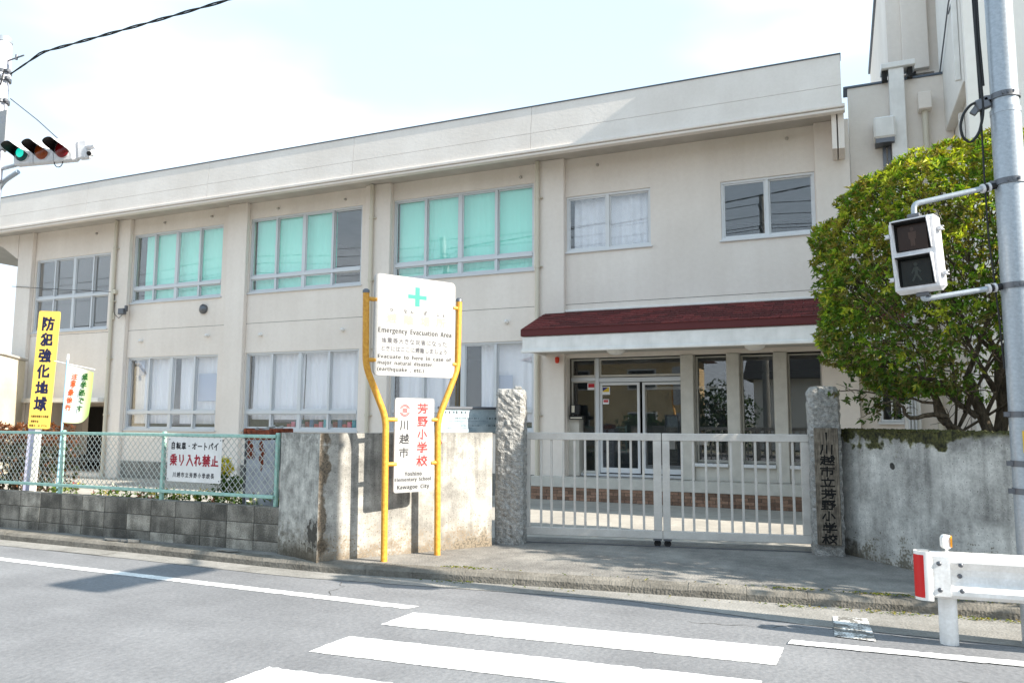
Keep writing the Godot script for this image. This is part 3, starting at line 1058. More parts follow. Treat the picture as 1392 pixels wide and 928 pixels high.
# ---------------------------------------------------------------- entrance
func entrance() -> void:
	var b: Node3D = get_node("school_building")
	# base: beige band over brick courses
	var st := S()
	bx(st, -5.74, 0.3, 0.30, 0.50, -15.6, Z0 + 0.30, 0.008)
	obj("entrance_step", st, M.beigepaint, b)
	for r in 4:
		var x := -5.74 + (0.0 if r % 2 else -0.11)
		while x < 0.28:
			var a := maxf(x, -5.74)
			var c := minf(x + 0.215, 0.29)
			if c - a > 0.04:
				st = S()
				bx(st, a, c, 0.055 + r * 0.062, 0.11 + r * 0.062, Z0 + 0.1, Z0 + 0.285 + rng.randf_range(-0.003, 0.003))
				obj("brick", st, M.brick[rng.randi() % 3], b)
			x += 0.225
	st = S()
	bx(st, -5.73, 0.28, 0.04, 0.302, Z0 - 0.1, Z0 + 0.275)
	obj("brick_joint", st, M.mortar, b)
	# columns between the glass
	for c in [[-2.79, -2.55], [-1.94, -1.71], [-1.11, -0.88]]:
		st = S()
		bx(st, c[0], c[1], 0.502, 2.858, Z0 - 0.28, Z0 + 0.02, 0.01)
		obj("column", st, M.beigepaint, b)
	st = S()
	bx(st, -5.085, -4.86, 0.502, 1.68, -14.9, -14.62, 0.006)
	obj("low_wall", st, M.beigepaint, b)
	# glazed screens
	var z := -14.82
	var panels := [[-5.08, -4.56, 0.55, 2.40, "side_light"], [-5.08, -4.56, 2.47, 2.85, "side_light"], [-4.48, -3.66, 0.57, 2.36, "sliding_door"], [-3.62, -2.80, 0.57, 2.36, "sliding_door"], [-4.48, -2.80, 2.47, 2.85, "top_light"], [-2.55, -1.94, 0.82, 2.84, "entrance_window"], [-1.71, -1.11, 0.82, 2.84, "entrance_window"], [-0.88, -0.30, 0.82, 2.84, "entrance_window"]]
	for i in panels.size():
		var p: Array = panels[i]
		var zz: float = z - (0.05 if i == 3 else 0.0)
		st = S()
		var e := 0.05 if i in [2, 3] else 0.03
		bx(st, p[0], p[1], p[3] - e, p[3], zz - 0.025, zz + 0.025, 0.004)
		bx(st, p[0], p[1], p[2], p[2] + (0.10 if i in [2, 3] else 0.05), zz - 0.025, zz + 0.025, 0.004)
		bx(st, p[0], p[0] + e, p[2] + 0.05, p[3] - e, zz - 0.024, zz + 0.024, 0.004)
		bx(st, p[1] - e, p[1], p[2] + 0.05, p[3] - e, zz - 0.024, zz + 0.024, 0.004)
		var f := obj(p[4], st, M.whiteframe if i in [2, 3] else M.beigepaint, b)
		st = S()
		bx(st, p[0] + e * 0.8, p[1] - e * 0.8, p[2] + 0.04, p[3] - e * 0.8, zz - 0.003, zz + 0.003)
		if i >= 2: bx(st, p[0] + e * 0.8, p[1] - e * 0.8, p[2] + 0.04, p[3] - e * 0.8, zz - 0.015, zz - 0.009)
		obj("pane", st, M.glass, f)
		if i > 4:
			st = S()
			bx(st, p[0] + 0.002, p[1] - 0.002, p[2] - 0.06, p[2] - 0.002, Z0 - 0.2, Z0 + 0.05, 0.006)
			obj("sill", st, M.whiteframe, f)
	st = S()
	bx(st, -4.56, -4.48, 0.52, 2.858, z - 0.06, z + 0.06, 0.006)
	bx(st, -5.08, -4.562, 2.40, 2.47, z - 0.05, z + 0.05, 0.006)
	bx(st, -4.478, -2.80, 2.37, 2.46, z - 0.06, z + 0.06, 0.006)
	bx(st, -5.08, -2.80, 0.502, 0.55, z - 0.06, z + 0.10, 0.006)
	obj("door_frame", st, M.alu, b)
	st = S()
	for c in [[-2.55, -1.94], [-1.71, -1.11], [-0.88, -0.30]]: bx(st, c[0] + 0.001, c[1] - 0.001, 0.502, 0.76, Z0 - 0.25, Z0 - 0.03, 0.004)
	obj("apron_panel", st, M.beigepaint, b)
	# hall behind the glass: inner doors, shoe lockers, dark back
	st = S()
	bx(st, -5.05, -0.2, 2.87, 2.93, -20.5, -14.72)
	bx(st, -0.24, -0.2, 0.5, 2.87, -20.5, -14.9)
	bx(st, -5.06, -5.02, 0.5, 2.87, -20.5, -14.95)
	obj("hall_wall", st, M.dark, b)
	st = S()
	for x in [-4.1, -3.1, -2.1]:
		bx(st, x, x + 0.06, 0.5, 2.3, -17.03, -16.97)
	bx(st, -4.1, -2.04, 2.3, 2.36, -17.03, -16.97)
	bx(st, -4.04, -2.1, 0.5, 0.62, -17.02, -16.98)
	obj("inner_door_frame", st, M.alu, b)
	st = S()
	bx(st, -3.55, -3.3, 1.0, 1.2, -16.6, -16.4)
	bx(st, -2.9, -2.6, 1.1, 1.3, -16.6, -16.4)
	obj("box_on_shelf", st, M.whitepaint, b)
	# small things by the door
	var c3 := [[-4.74, -4.57, 2.22, 2.36, Color(0.72, 0.08, 0.12)], [-4.43, -4.27, 2.12, 2.28, Color(0.85, 0.72, 0.12)], [-4.42, -4.29, 1.93, 2.03, Color(0.75, 0.28, 0.28)]]
	for s in c3:
		st = S()
		bx(st, s[0], s[1], s[2], s[3], z + 0.006, z + 0.010)
		var k := obj("sticker", st, mat(Color(0.9, 0.9, 0.9), 0.5), b)
		st = S()
		bx(st, s[0] + 0.015, s[1] - 0.015, lerpf(s[2], s[3], 0.35), s[3] - 0.012, z + 0.0102, z + 0.0115)
		obj("sticker_print", st, mat(s[4], 0.5), k)
	st = S()
	extr(st, PackedVector2Array(V2([-4.42, 2.19, -4.30, 2.265, -4.42, 2.265])), z + 0.0117, z + 0.0122)
	obj("sticker_print", st, mat(Color(0.12, 0.16, 0.45), 0.5), b)
	st = S()
	bx(st, -5.03, -4.82, 1.71, 1.92, -14.62, -14.55, 0.01)
	bx(st, -5.03, -4.72, 1.62, 1.70, -14.62, -14.5, 0.006)
	var ic := obj("intercom", st, M.black, b)
	st = S()
	bx(st, -4.99, -4.93, 1.76, 1.90, -14.549, -14.535)
	bx(st, -5.0, -4.76, 1.64, 1.665, -14.499, -14.49)
	obj("button_plate", st, M.cream, ic)
	st = S(true)
	lathe(st, V2([0.0, -0.06, 0.035, -0.05, 0.045, 0.0, 0.045, 0.05, 0.03, 0.07, 0.0, 0.075]), Transform3D(Basis(), Vector3(-5.22, 2.80, ZP + 0.06)), 12)
	obj("alarm_lamp", st, mat(Color(0.80, 0.20, 0.06), 0.4), b)

	# canopy over the entrance
	var zf := -13.2
	st = S()
	extr(st, PackedVector2Array(V2([zf, 3.21, Z0 + 0.01, 3.745, Z0 + 0.01, 3.0, zf, 2.98])), -5.48, 0.9, Transform3D(Basis(Vector3(0, 0, 1), Vector3.UP, Vector3(1, 0, 0)), Vector3.ZERO))
	var cn := obj("canopy", st, M.whitepaint, b)
	st = S()
	bx(st, -5.5, 0.92, 2.90, 3.16, zf - 0.02, zf + 0.03, 0.006)
	bx(st, -5.52, 0.94, 2.865, 2.925, zf - 0.02, zf + 0.05, 0.008)
	bx(st, -5.5, -5.47, 2.90, 3.2, Z0 + 0.02, zf - 0.021)
	obj("canopy_fascia", st, M.whitepaint, cn)
	st = S()
	bx(st, -5.53, 0.95, 3.175, 3.31, zf - 0.03, zf + 0.06, 0.012)
	extr(st, PackedVector2Array(V2([zf + 0.02, 3.19, zf + 0.02, 3.31, Z0 + 0.01, 3.80, Z0 + 0.01, 3.68])), -5.54, -5.485, Transform3D(Basis(Vector3(0, 0, 1), Vector3.UP, Vector3(1, 0, 0)), Vector3.ZERO))
	obj("roof_edge", st, M.maroon, cn)
	# shingle courses
	var n := 9
	for i in n:
		var y0 := lerpf(3.30, 3.79, float(i) / n)
		var za := lerpf(zf + 0.07, Z0 + 0.02, float(i) / n)
		var zb := lerpf(zf + 0.07, Z0 + 0.02, float(i + 1) / n) - 0.03
		var y1 := lerpf(3.30, 3.79, float(i + 1) / n)
		var x := -5.5 - 0.15 * (i % 2)
		while x < 0.92:
			var a := maxf(x + 0.003, -5.5)
			var c := minf(x + 0.327, 0.92)
			if c - a > 0.03:
				st = S()
				var lift := 0.022 + rng.randf_range(0, 0.004)
				poly(st, [Vector3(a, y0 + lift, za), Vector3(c, y0 + lift, za), Vector3(c, y1 + 0.006, zb), Vector3(a, y1 + 0.006, zb)], Vector3.UP)
				poly(st, [Vector3(a, y0 + lift, za), Vector3(c, y0 + lift, za), Vector3(c, y0, za), Vector3(a, y0, za)], Vector3(0, 0, 1))
				poly(st, [Vector3(a, y0 + lift, za), Vector3(a, y1 + 0.006, zb), Vector3(a, y0, za)], Vector3.LEFT)
				poly(st, [Vector3(c, y0 + lift, za), Vector3(c, y1 + 0.006, zb), Vector3(c, y0, za)], Vector3.RIGHT)
				obj("shingle", st, M.roofred[rng.randi() % 3], cn)
			x += 0.33
	st = S()
	bx(st, -5.5, 0.92, 3.785, 3.83, Z0 + 0.001, Z0 + 0.07, 0.01)
	obj("flashing", st, M.whitepaint, b)
	# boarded ceiling and two round lamps
	for i in 12:
		st = S()
		var za := lerpf(zf - 0.03, Z0 + 0.03, i / 12.0)
		bx(st, -5.46, 0.88, 2.935, 2.965, za - 0.098, za, 0.004)
		obj("ceiling_board", st, M.soffit, cn)
	for x in [-3.87, -1.36]:
		st = S(true)
		lathe(st, V2([0.0, -0.10, 0.10, -0.085, 0.17, -0.04, 0.18, 0.0, 0.0, 0.0]), Transform3D(Basis(), Vector3(x, 2.93, -13.85)), 20)
		obj("ceiling_lamp", st, M.whitepaint, cn)


# ---------------------------------------------------------------- lower link and taller wing at the right
func wing() -> void:
	var b := thing("link_building", "lower pale grey link block with a white duct, between the school and the taller wing", "building", Vector3(1.0, 0, -14.6))
	var st := S()
	holed(st, 0.31, 1.96, 0.0, 7.63, -14.6, 0.2, [[0.62, 0.98, 1.60, 2.45]])
	obj("wall", st, M.facade, b)
	st = S()
	bx(st, 0.24, 1.96, 7.632, 7.67, -15.0, -14.57, 0.006)
	obj("coping", st, M.coping, b)
	st = S()
	bx(st, 0.34, 1.8, 6.4, 7.6, -15.3, -14.81)
	bx(st, 0.34, 1.8, 0.0, 7.6, -17, -16.9)
	obj("roof", st, M.soffit, b)
	st = S()
	bx(st, 0.62, 0.98, 1.60, 1.64, -14.68, -14.56, 0.004)
	bx(st, 0.62, 0.98, 2.41, 2.45, -14.68, -14.6, 0.004)
	bx(st, 0.62, 0.66, 1.64, 2.41, -14.68, -14.6, 0.004)
	bx(st, 0.94, 0.98, 1.64, 2.41, -14.68, -14.6, 0.004)
	bx(st, 0.785, 0.815, 1.64, 2.41, -14.68, -14.61, 0.004)
	bx(st, 0.58, 1.02, 1.56, 1.598, -14.598, -14.52, 0.004)
	var w := obj("window", st, M.whiteframe, b)
	st = S()
	bx(st, 0.65, 0.95, 1.63, 2.42, -14.65, -14.646)
	obj("pane", st, M.glass, w)
	st = S()
	bx(st, 0.98, 1.22, 0.1, 7.80, -14.598, -14.40, 0.008)
	bx(st, 0.86, 1.40, 7.802, 7.90, -14.75, -14.36, 0.01)
	obj("duct", st, M.whitepaint, b)
	for x in [0.88, 1.28]:
		st = S()
		bx(st, x, x + 0.08, 7.63, 7.80, -14.70, -14.45)
		obj("duct_support", st, M.dark, b)
	st = S()
	bx(st, 0.70, 1.04, 6.52, 6.90, -14.598, -14.25, 0.03)
	var h := obj("vent_hood", st, M.whitepaint, b)
	st = S()
	bx(st, 0.72, 1.02, 6.44, 6.518, -14.59, -14.28)
	bx(st, 0.84, 0.89, 3.0, 6.44, -14.59, -14.54)
	bx(st, 0.92, 0.97, 3.0, 6.44, -14.59, -14.54)
	obj("vent_pipe", st, M.steel, h)
	st = S()
	bx(st, 1.42, 1.62, 6.98, 7.28, -14.598, -14.36, 0.01)
	obj("rain_head", st, M.facade, b)
	st = S(true)
	tube(st, [Vector3(1.52, 6.98, -14.5), Vector3(1.52, 0.1, -14.5)], 0.05, 12)
	obj("downpipe", st, M.cream, b)
	for x in [1.04, 1.09, 1.14]:
		st = S(true)
		tube(st, [Vector3(x, 0.1, -14.37), Vector3(x, 3.6, -14.37)], 0.018, 8)
		obj("conduit", st, M.alu, b)
	for y in [0.8, 1.68, 2.6]:
		st = S()
		bx(st, 1.0, 1.18, y, y + 0.03, -14.40, -14.345)
		obj("conduit_clip", st, M.alu, b)

	var t := thing("three_storey_wing", "taller pale wing with a blank side wall, cut off by the top right corner", "building", Vector3(4.5, 0, -16))
	# blank tower face behind the link
	st = S()
	holed(st, 1.05, 9.0, 6.4, 11.0, -15.4, 0.2, [[1.30, 1.80, 7.72, 8.05]])
	bx(st, 1.05, 1.25, 6.4, 11.0, -22, -15.61)
	obj("wall", st, M.facade, t)
	st = S()
	bx(st, 1.29, 1.72, 8.10, 11.0, -15.398, -15.28, 0.008)
	obj("wall_panel", st, M.facade, t)
	st = S()
	bx(st, 1.26, 1.9, 7.6, 8.2, -16.4, -16.3)
	obj("recess", st, M.interior, t)
	st = S()
	bx(st, 1.40, 1.50, 7.66, 8.08, -15.5, -15.36)
	obj("pipe_elbow", st, M.dark, t)
	# side block that comes forward, with an overhanging upper part
	st = S()
	bx(st, 1.97, 9.0, 0.0, 6.60, -15.38, -12.50, 0.01)
	bx(st, 1.97, 9.0, 0.0, 11.0, -22, -15.41, 0.01)
	obj("side_wall", st, M.wing, t)
	st = S()
	bx(st, 1.83, 9.0, 6.602, 10.75, -15.0, -12.50, 0.01)
	bx(st, 2.0, 9.0, 6.602, 10.75, -15.38, -15.002)
	obj("side_wall", st, M.wing, t)
	st = S()
	bx(st, 1.85, 9.0, 0.0, 10.74, -12.498, -12.38, 0.008)
	obj("front_wall", st, M.wingfront, t)
	st = S()
	bx(st, 1.0, 9.05, 11.002, 11.1, -22, -15.37, 0.01)
	obj("coping", st, M.coping, t)
	st = S()
	bx(st, 1.80, 9.05, 10.752, 10.84, -15.368, -12.32, 0.01)
	obj("coping", st, M.coping, t)
	st = S(true)
	tube(st, [Vector3(1.79, 7.5, -15.0), Vector3(1.79, 8.2, -13.2)], 0.012, 6)
	tube(st, [Vector3(1.79, 8.20, -13.2), Vector3(1.79, 8.22, -12.75), Vector3(1.83, 8.22, -12.75)], 0.012, 6)
	tube(st, [Vector3(1.79, 8.05, -13.25), Vector3(1.79, 8.05, -12.75), Vector3(1.83, 8.05, -12.75)], 0.012, 6)
	obj("stay_rod", st, M.steel, t)
	st = S()
	bx(st, 1.75, 1.82, 6.7, 9.0, -12.7, -12.64)
	bx(st, 1.89, 1.96, 0.1, 6.5, -13.6, -13.5)
	obj("downpipe", st, M.whitepaint, t)


# ---------------------------------------------------------------- walls and gate on the pavement
func frame(u: Vector3) -> Basis:
	return Basis(u, Vector3.UP, Vector3(-u.z, 0, u.x))


func wall_face(st: SurfaceTool, a: Vector2, b: Vector2, y0: float, y1: float, out: Vector2, u0 := 0.0, u1 := 1.0) -> void:
	var n := 12
	for i in n:
		var p := a.lerp(b, float(i) / n)
		var q := a.lerp(b, float(i + 1) / n)
		var s := lerpf(u0, u1, float(i) / n)
		var t := lerpf(u0, u1, float(i + 1) / n)
		poly(st, [Vector3(p.x, y0, p.y), Vector3(q.x, y0, q.y), Vector3(q.x, y1, q.y), Vector3(p.x, y1, p.y)], Vector3(out.x, 0, out.y), [Vector2(s, 1), Vector2(t, 1), Vector2(t, 0), Vector2(s, 0)])


func uvmat(t: Texture2D, bump: Texture2D = null) -> StandardMaterial3D:
	var m := mat(Color.WHITE, 0.93)
	m.albedo_texture = t
	return m


func front_walls() -> void:
	# left wall: short end to the road, long face along the driveway
	var w := thing("concrete_wall", "pale stained concrete wall in the sun behind the yellow sign posts", "wall", Vector3(-4.8, 0.0, -7.6))
	var tex := uvmat(concrete(768, 512, 300, Color(0.625, 0.615, 0.59), {"streak": 0.22, "foot": 0.72, "dirt": Color(0.46, 0.41, 0.345), "top": 0.2, "moss": 0.0, "patches": [[0.02, 0.45, 0.03, 0.6, Color(0.36, 0.31, 0.25)], [0.03, 0.80, 0.04, 0.07, Color(0.33, 0.29, 0.24)], [0.9, 0.95, 0.3, 0.12, Color(0.46, 0.42, 0.36)]]}))
	var tex2 := uvmat(concrete(256, 512, 320, Color(0.68, 0.67, 0.64), {"streak": 0.15, "foot": 0.68, "dirt": Color(0.33, 0.30, 0.25), "top": 0.3, "moss": 0.0, "patches": [[0.9, 0.74, 0.2, 0.11, Color(0.20, 0.185, 0.16)], [0.6, 0.97, 0.6, 0.14, Color(0.32, 0.29, 0.24)]]}))
	var a0 := Vector2(-5.86, -6.93)
	var a1 := Vector2(-5.165, -6.725)
	var a2 := Vector2(-3.91, -8.43)
	var h := 1.45
	var st := S()
	wall_face(st, a1, a2, 0.0, h, Vector2(0.8, 0.6))
	obj("wall_face", st, tex, w)
	st = S()
	wall_face(st, a0, a1, 0.0, h, Vector2(-0.2, 1))
	obj("wall_face", st, tex2, w)
	st = S()
	prism(st, [a0 + Vector2(0.003, -0.003), a1 + Vector2(-0.002, -0.006), a2 + Vector2(-0.006, -0.002), a2 + Vector2(-0.17, -0.11), a1 + Vector2(-0.13, -0.2), a0 + Vector2(0, -0.15)], 0.0, h - 0.002)
	obj("wall_core", st, tri(mottle(256, [[330, 6, 4, 0.8], [331, 60, 2, 0.6]], Color(0.42, 0.40, 0.37), Color(0.66, 0.64, 0.60)), 0.8, 0.93), w)

	# right wall: splays forward from the gatepost, then turns along the road
	var r := thing("concrete_wall", "grey mossy concrete wall in the shade right of the gate, below the tree", "wall", Vector3(0.7, 0, -8.8))
	var rt := uvmat(concrete(1024, 640, 340, Color(0.69, 0.685, 0.665), {"streak": 0.16, "foot": 0.80, "dirt": Color(0.36, 0.34, 0.29), "top": 0.35, "moss": 0.15, "patches": [[0.05, 0.97, 0.14, 0.12, Color(0.32, 0.30, 0.26)], [0.33, 0.25, 0.012, 0.02, Color(0.12, 0.11, 0.10)]]}))
	var r0 := Vector2(-0.04, -9.66)
	var r1 := Vector2(1.44, -7.86)
	var r2 := Vector2(9.0, -8.6)
	st = S()
	wall_face(st, r0, r1, 0.0, 1.51, Vector2(-0.77, 0.63), 0.0, 0.95)
	wall_face(st, r1, r2, 0.0, 1.51, Vector2(0.1, 1), 0.95, 3.8)
	obj("wall_face", st, rt, r)
	st = S()
	var back := Vector2(0.77, -0.63) * 0.16
	prism(st, [r0 + back * 0.03, r1 + Vector2(0.003, -0.006), r2 + Vector2(0, -0.005), r2 + Vector2(0, -0.16), r1 + Vector2(0.13, -0.17), r0 + back], 0.0, 1.508)
	obj("wall_core", st, tri(mottle(256, [[350, 6, 4, 0.8], [351, 60, 2, 0.6]], Color(0.30, 0.30, 0.25), Color(0.50, 0.49, 0.44)), 0.8, 0.95), r)
	# moss cushions on its top edge
	st = S()
	var rr := RandomNumberGenerator.new()
	rr.seed = 5
	for i in 900:
		var t := rr.randf()
		if t > 0.62 and t < 0.9 and rr.randf() < 0.75: continue
		var p := r0.lerp(r1, t) + back * rr.randf_range(-0.03, 0.9)
		var s := rr.randf_range(0.004, 0.016)
		box(st, Vector3(p.x, 1.508, p.y), Vector3(s * 2.2, s, s * 2.2), Basis(Vector3(rr.randf(), rr.randf(), rr.randf()).normalized(), rr.randf() * 3))
	var ms := obj("moss", st, mat(Color(0.27, 0.27, 0.13), 0.95), r)
	ms.set_meta("kind", "stuff")


func block_wall() -> void:
	var w := thing("block_wall", "low dark stained concrete block wall below the green fence", "wall", Vector3(-9, 0, -7.06))
	var variants := []
	for k in 5:
		var st := S()
		rng.seed = 900 + k
		var j := 0.003
		box(st, Vector3.ZERO, Vector3(0.400 + rng.randf_range(-j, j), 0.190, 0.12), Basis(), 0.006)
		variants.append(mesh_of(st))
	rng.seed = 77
	for row in 3:
		var n := 18
		for i in n:
			var x := -6.075 - i * 0.4085
			var p := Vector3(x, 0.112 + row * 0.196, -7.06 + rng.randf_range(-0.002, 0.002))
			piece("block", variants[rng.randi() % 5], M.block[rng.randi() % 4], w, Transform3D(Basis(Vector3.UP, rng.randf_range(-0.004, 0.004)), p))
	var st := S()
	bx(st, -13.2, -5.88, 0.0, 0.597, -7.112, -7.008)
	obj("mortar", st, M.mortar, w)
	st = S()
	bx(st, -30, -13.22, 0.0, 0.6, -7.12, -7.0, 0.005)
	obj("block_run", st, M.block[0], w)
	# pale chips lying on the kerb
	rng.seed = 78
	for i in 5:
		st = S()
		var x: float = [-8.35, -8.1, -7.98, -6.5, -6.42][i]
		var pts := PackedVector2Array()
		var n := 7
		for k in n:
			var a := TAU * k / n
			pts.append(Vector2(cos(a) * rng.randf_range(0.06, 0.16), sin(a) * rng.randf_range(0.03, 0.055)))
		extr(st, pts, 0, rng.randf_range(0.012, 0.03), Transform3D(Basis(Vector3.RIGHT, Vector3.FORWARD, Vector3.UP), Vector3(x, 0.108, -6.82)))
		var o := obj("mortar_chip", st, M.apron)
		tag(o, ["longest pale chip of mortar on the kerb below the block wall", "second pale chip of mortar, beside the longest one on the kerb", "small pale chip of mortar right of two larger ones on the kerb", "pale flat chip of mortar on the kerb below the no-entry notice", "rightmost pale chip of mortar on the kerb, near the concrete wall"][i], "rubble", "mortar chips on the kerb")


func rough_stone(st: SurfaceTool, w: float, d: float, y1: float, sd: int) -> void:
	var n := FastNoiseLite.new()
	n.seed = sd
	n.frequency = 9.0
	n.fractal_octaves = 3
	var n2 := FastNoiseLite.new()
	n2.seed = sd + 1
	n2.frequency = 22.0
	var rows := 64
	var per := 32
	var ring := []
	for k in per:
		var a := TAU * (k + 0.5) / per
		var v := Vector2(cos(a), sin(a))
		var m := pow(pow(absf(v.x), 7.0) + pow(absf(v.y), 7.0), 1.0 / 7.0)
		ring.append(Vector2(v.x / m * w / 2, v.y / m * d / 2))
	var pts := []
	for j in rows + 1:
		var y := y1 * j / rows
		var row := []
		for k in per:
			var v: Vector2 = ring[k]
			var q := Vector3(v.x, y, v.y)
			var e := n.get_noise_3d(q.x, q.y, q.z) * 0.022 + n2.get_noise_3d(q.x, q.y, q.z) * 0.012
			var edge := smoothstep(0.05, 0.0, y1 - y) * 0.035
			var o := v.normalized()
			row.append(Vector3(v.x + o.x * (e - edge), y + n2.get_noise_2d(v.x * 3, v.y * 3) * 0.02 * smoothstep(0.2, 0.0, y1 - y), v.y + o.y * (e - edge)))
		pts.append(row)
	for j in rows:
		for k in per:
			var k2 := (k + 1) % per
			var a: Vector3 = pts[j][k]
			poly(st, [a, pts[j][k2], pts[j + 1][k2]], Vector3(a.x, 0, a.z))
			poly(st, [a, pts[j + 1][k2], pts[j + 1][k]], Vector3(a.x, 0, a.z))
	var c := Vector3(0, y1 + 0.012, 0)
	for k in per: poly(st, [pts[rows][k], pts[rows][(k + 1) % per], c], Vector3.UP)


func gateway() -> void:
	var ga := Vector3(-3.70, 0, -8.90)
	var gb := Vector3(-0.36, 0, -9.60)
	var u := (gb - ga).normalized()
	var fb := frame(u)
	# rough granite posts
	var g1 := thing("stone_gatepost", "rough granite gatepost left of the gate, bright in the sun", "gatepost", Vector3(-3.80, 0.0, -8.76), fb, "granite gateposts of the school gate")
	var st := S()
	rough_stone(st, 0.35, 0.33, 1.98, 400)
	obj("stone", st, M.stone, g1, false)
	st = S()
	box(st, Vector3(0.08, 2.0, 0), Vector3(0.09, 0.05, 0.07), Basis(), 0.015)
	obj("stub", st, M.stone, g1, false)
	var g2 := thing("stone_gatepost", "rough granite gatepost right of the gate, carrying the wooden name board", "gatepost", Vector3(-0.20, 0.0, -9.56), fb, "granite gateposts of the school gate")
	st = S()
	rough_stone(st, 0.33, 0.30, 2.0, 410)
	obj("stone", st, M.stone, g2, false)
	# weathered name board
	var nb := thing("name_board", "weathered grey wooden board with black brush writing on the right gatepost", "sign", Vector3(-0.175, 0.88, -9.36), fb)
	st = S()
	box(st, Vector3.ZERO, Vector3(0.255, 1.30, 0.035), Basis(), 0.006)
	obj("board", st, M.wood, nb, false)
	st = S()
	var chars := "川越市立芳野小学校"
	for i in chars.length():
		write(st, chars[i], Vector2(0.004 * sin(i * 2.0), 0.41 - i * 0.124), 0.155, 0.112, 0.017, 0.0185, 0.06)
	obj("lettering", st, mat(Color(0.035, 0.033, 0.03), 0.9), nb, false)
	st = S()
	extr(st, PackedVector2Array(V2([-0.012, 0.60, -0.006, 0.52, 0.0, 0.485, 0.008, 0.53, 0.012, 0.60])), 0.0176, 0.0186)
	obj("stain", st, mat(Color(0.06, 0.045, 0.035), 0.9), nb, false)
	# two sliding leaves
	var bars := [[0.23, 0.36, 0.51, 0.65, 0.78, 0.93, 1.06, 1.20, 1.34, 1.49], [1.95, 2.08, 2.23, 2.37, 2.52, 2.65, 2.80, 2.94, 3.08, 3.22]]
	var span := [[0.0, 1.708], [1.716, 3.41]]
	for k in 2:
		var g := thing("sliding_gate", ["left leaf of the pale grey barred metal gate", "right leaf of the pale grey barred metal gate"][k], "gate", ga + Vector3(0, 0.1, 0) + u * span[k][0], fb, "leaves of the school gate")
		var w: float = span[k][1] - span[k][0]
		var y0 := 0.095
		var y1 := 1.35
		for r in [[y1 - 0.09, y1, "top_rail"], [y0, y0 + 0.095, "bottom_rail"]]:
			st = S()
			bx(st, 0.0, w, r[0], r[1], -0.03, 0.03, 0.005)
			obj(r[2], st, M.gate, g, false)
		for r in [[0.001, 0.09], [w - 0.1, w - 0.001]]:
			st = S()
			bx(st, r[0], r[1], y0 + 0.096, y1 - 0.091, -0.028, 0.028, 0.005)
			obj("stile", st, M.gate, g, false)
		for x in bars[k]:
			st = S()
			var xx: float = x - span[k][0]
			bx(st, xx - 0.014, xx + 0.014, y0 + 0.09, y1 - 0.085, -0.013, 0.013, 0.003)
			obj("bar", st, M.gate, g, false)
		var wx: float = w - 0.06 if k == 0 else 0.05
		st = S()
		bx(st, wx - 0.05, wx + 0.05, y0 - 0.02, y0, -0.04, 0.04)
		obj("caster_plate", st, M.steel, g, false)
		st = S(true)
		tube(st, [Vector3(wx, 0.042, -0.02), Vector3(wx, 0.042, 0.02)], 0.042, 14)
		bar(st, Vector3(wx - 0.01, 0.045, 0.024), Vector3(wx + 0.02, y0 - 0.02, 0.024), 0.006, 0.03)
		obj("caster", st, M.rubber, g, false)
	# rail in the ground under the gate
	st = S()
	bar(st, ga + Vector3(0, 0.103, 0) - u * 0.1, gb + Vector3(0, 0.103, 0), 0.05, 0.012)
	struct("gate_rail", st, M.steel, "narrow steel rail set in the ground under the gate")


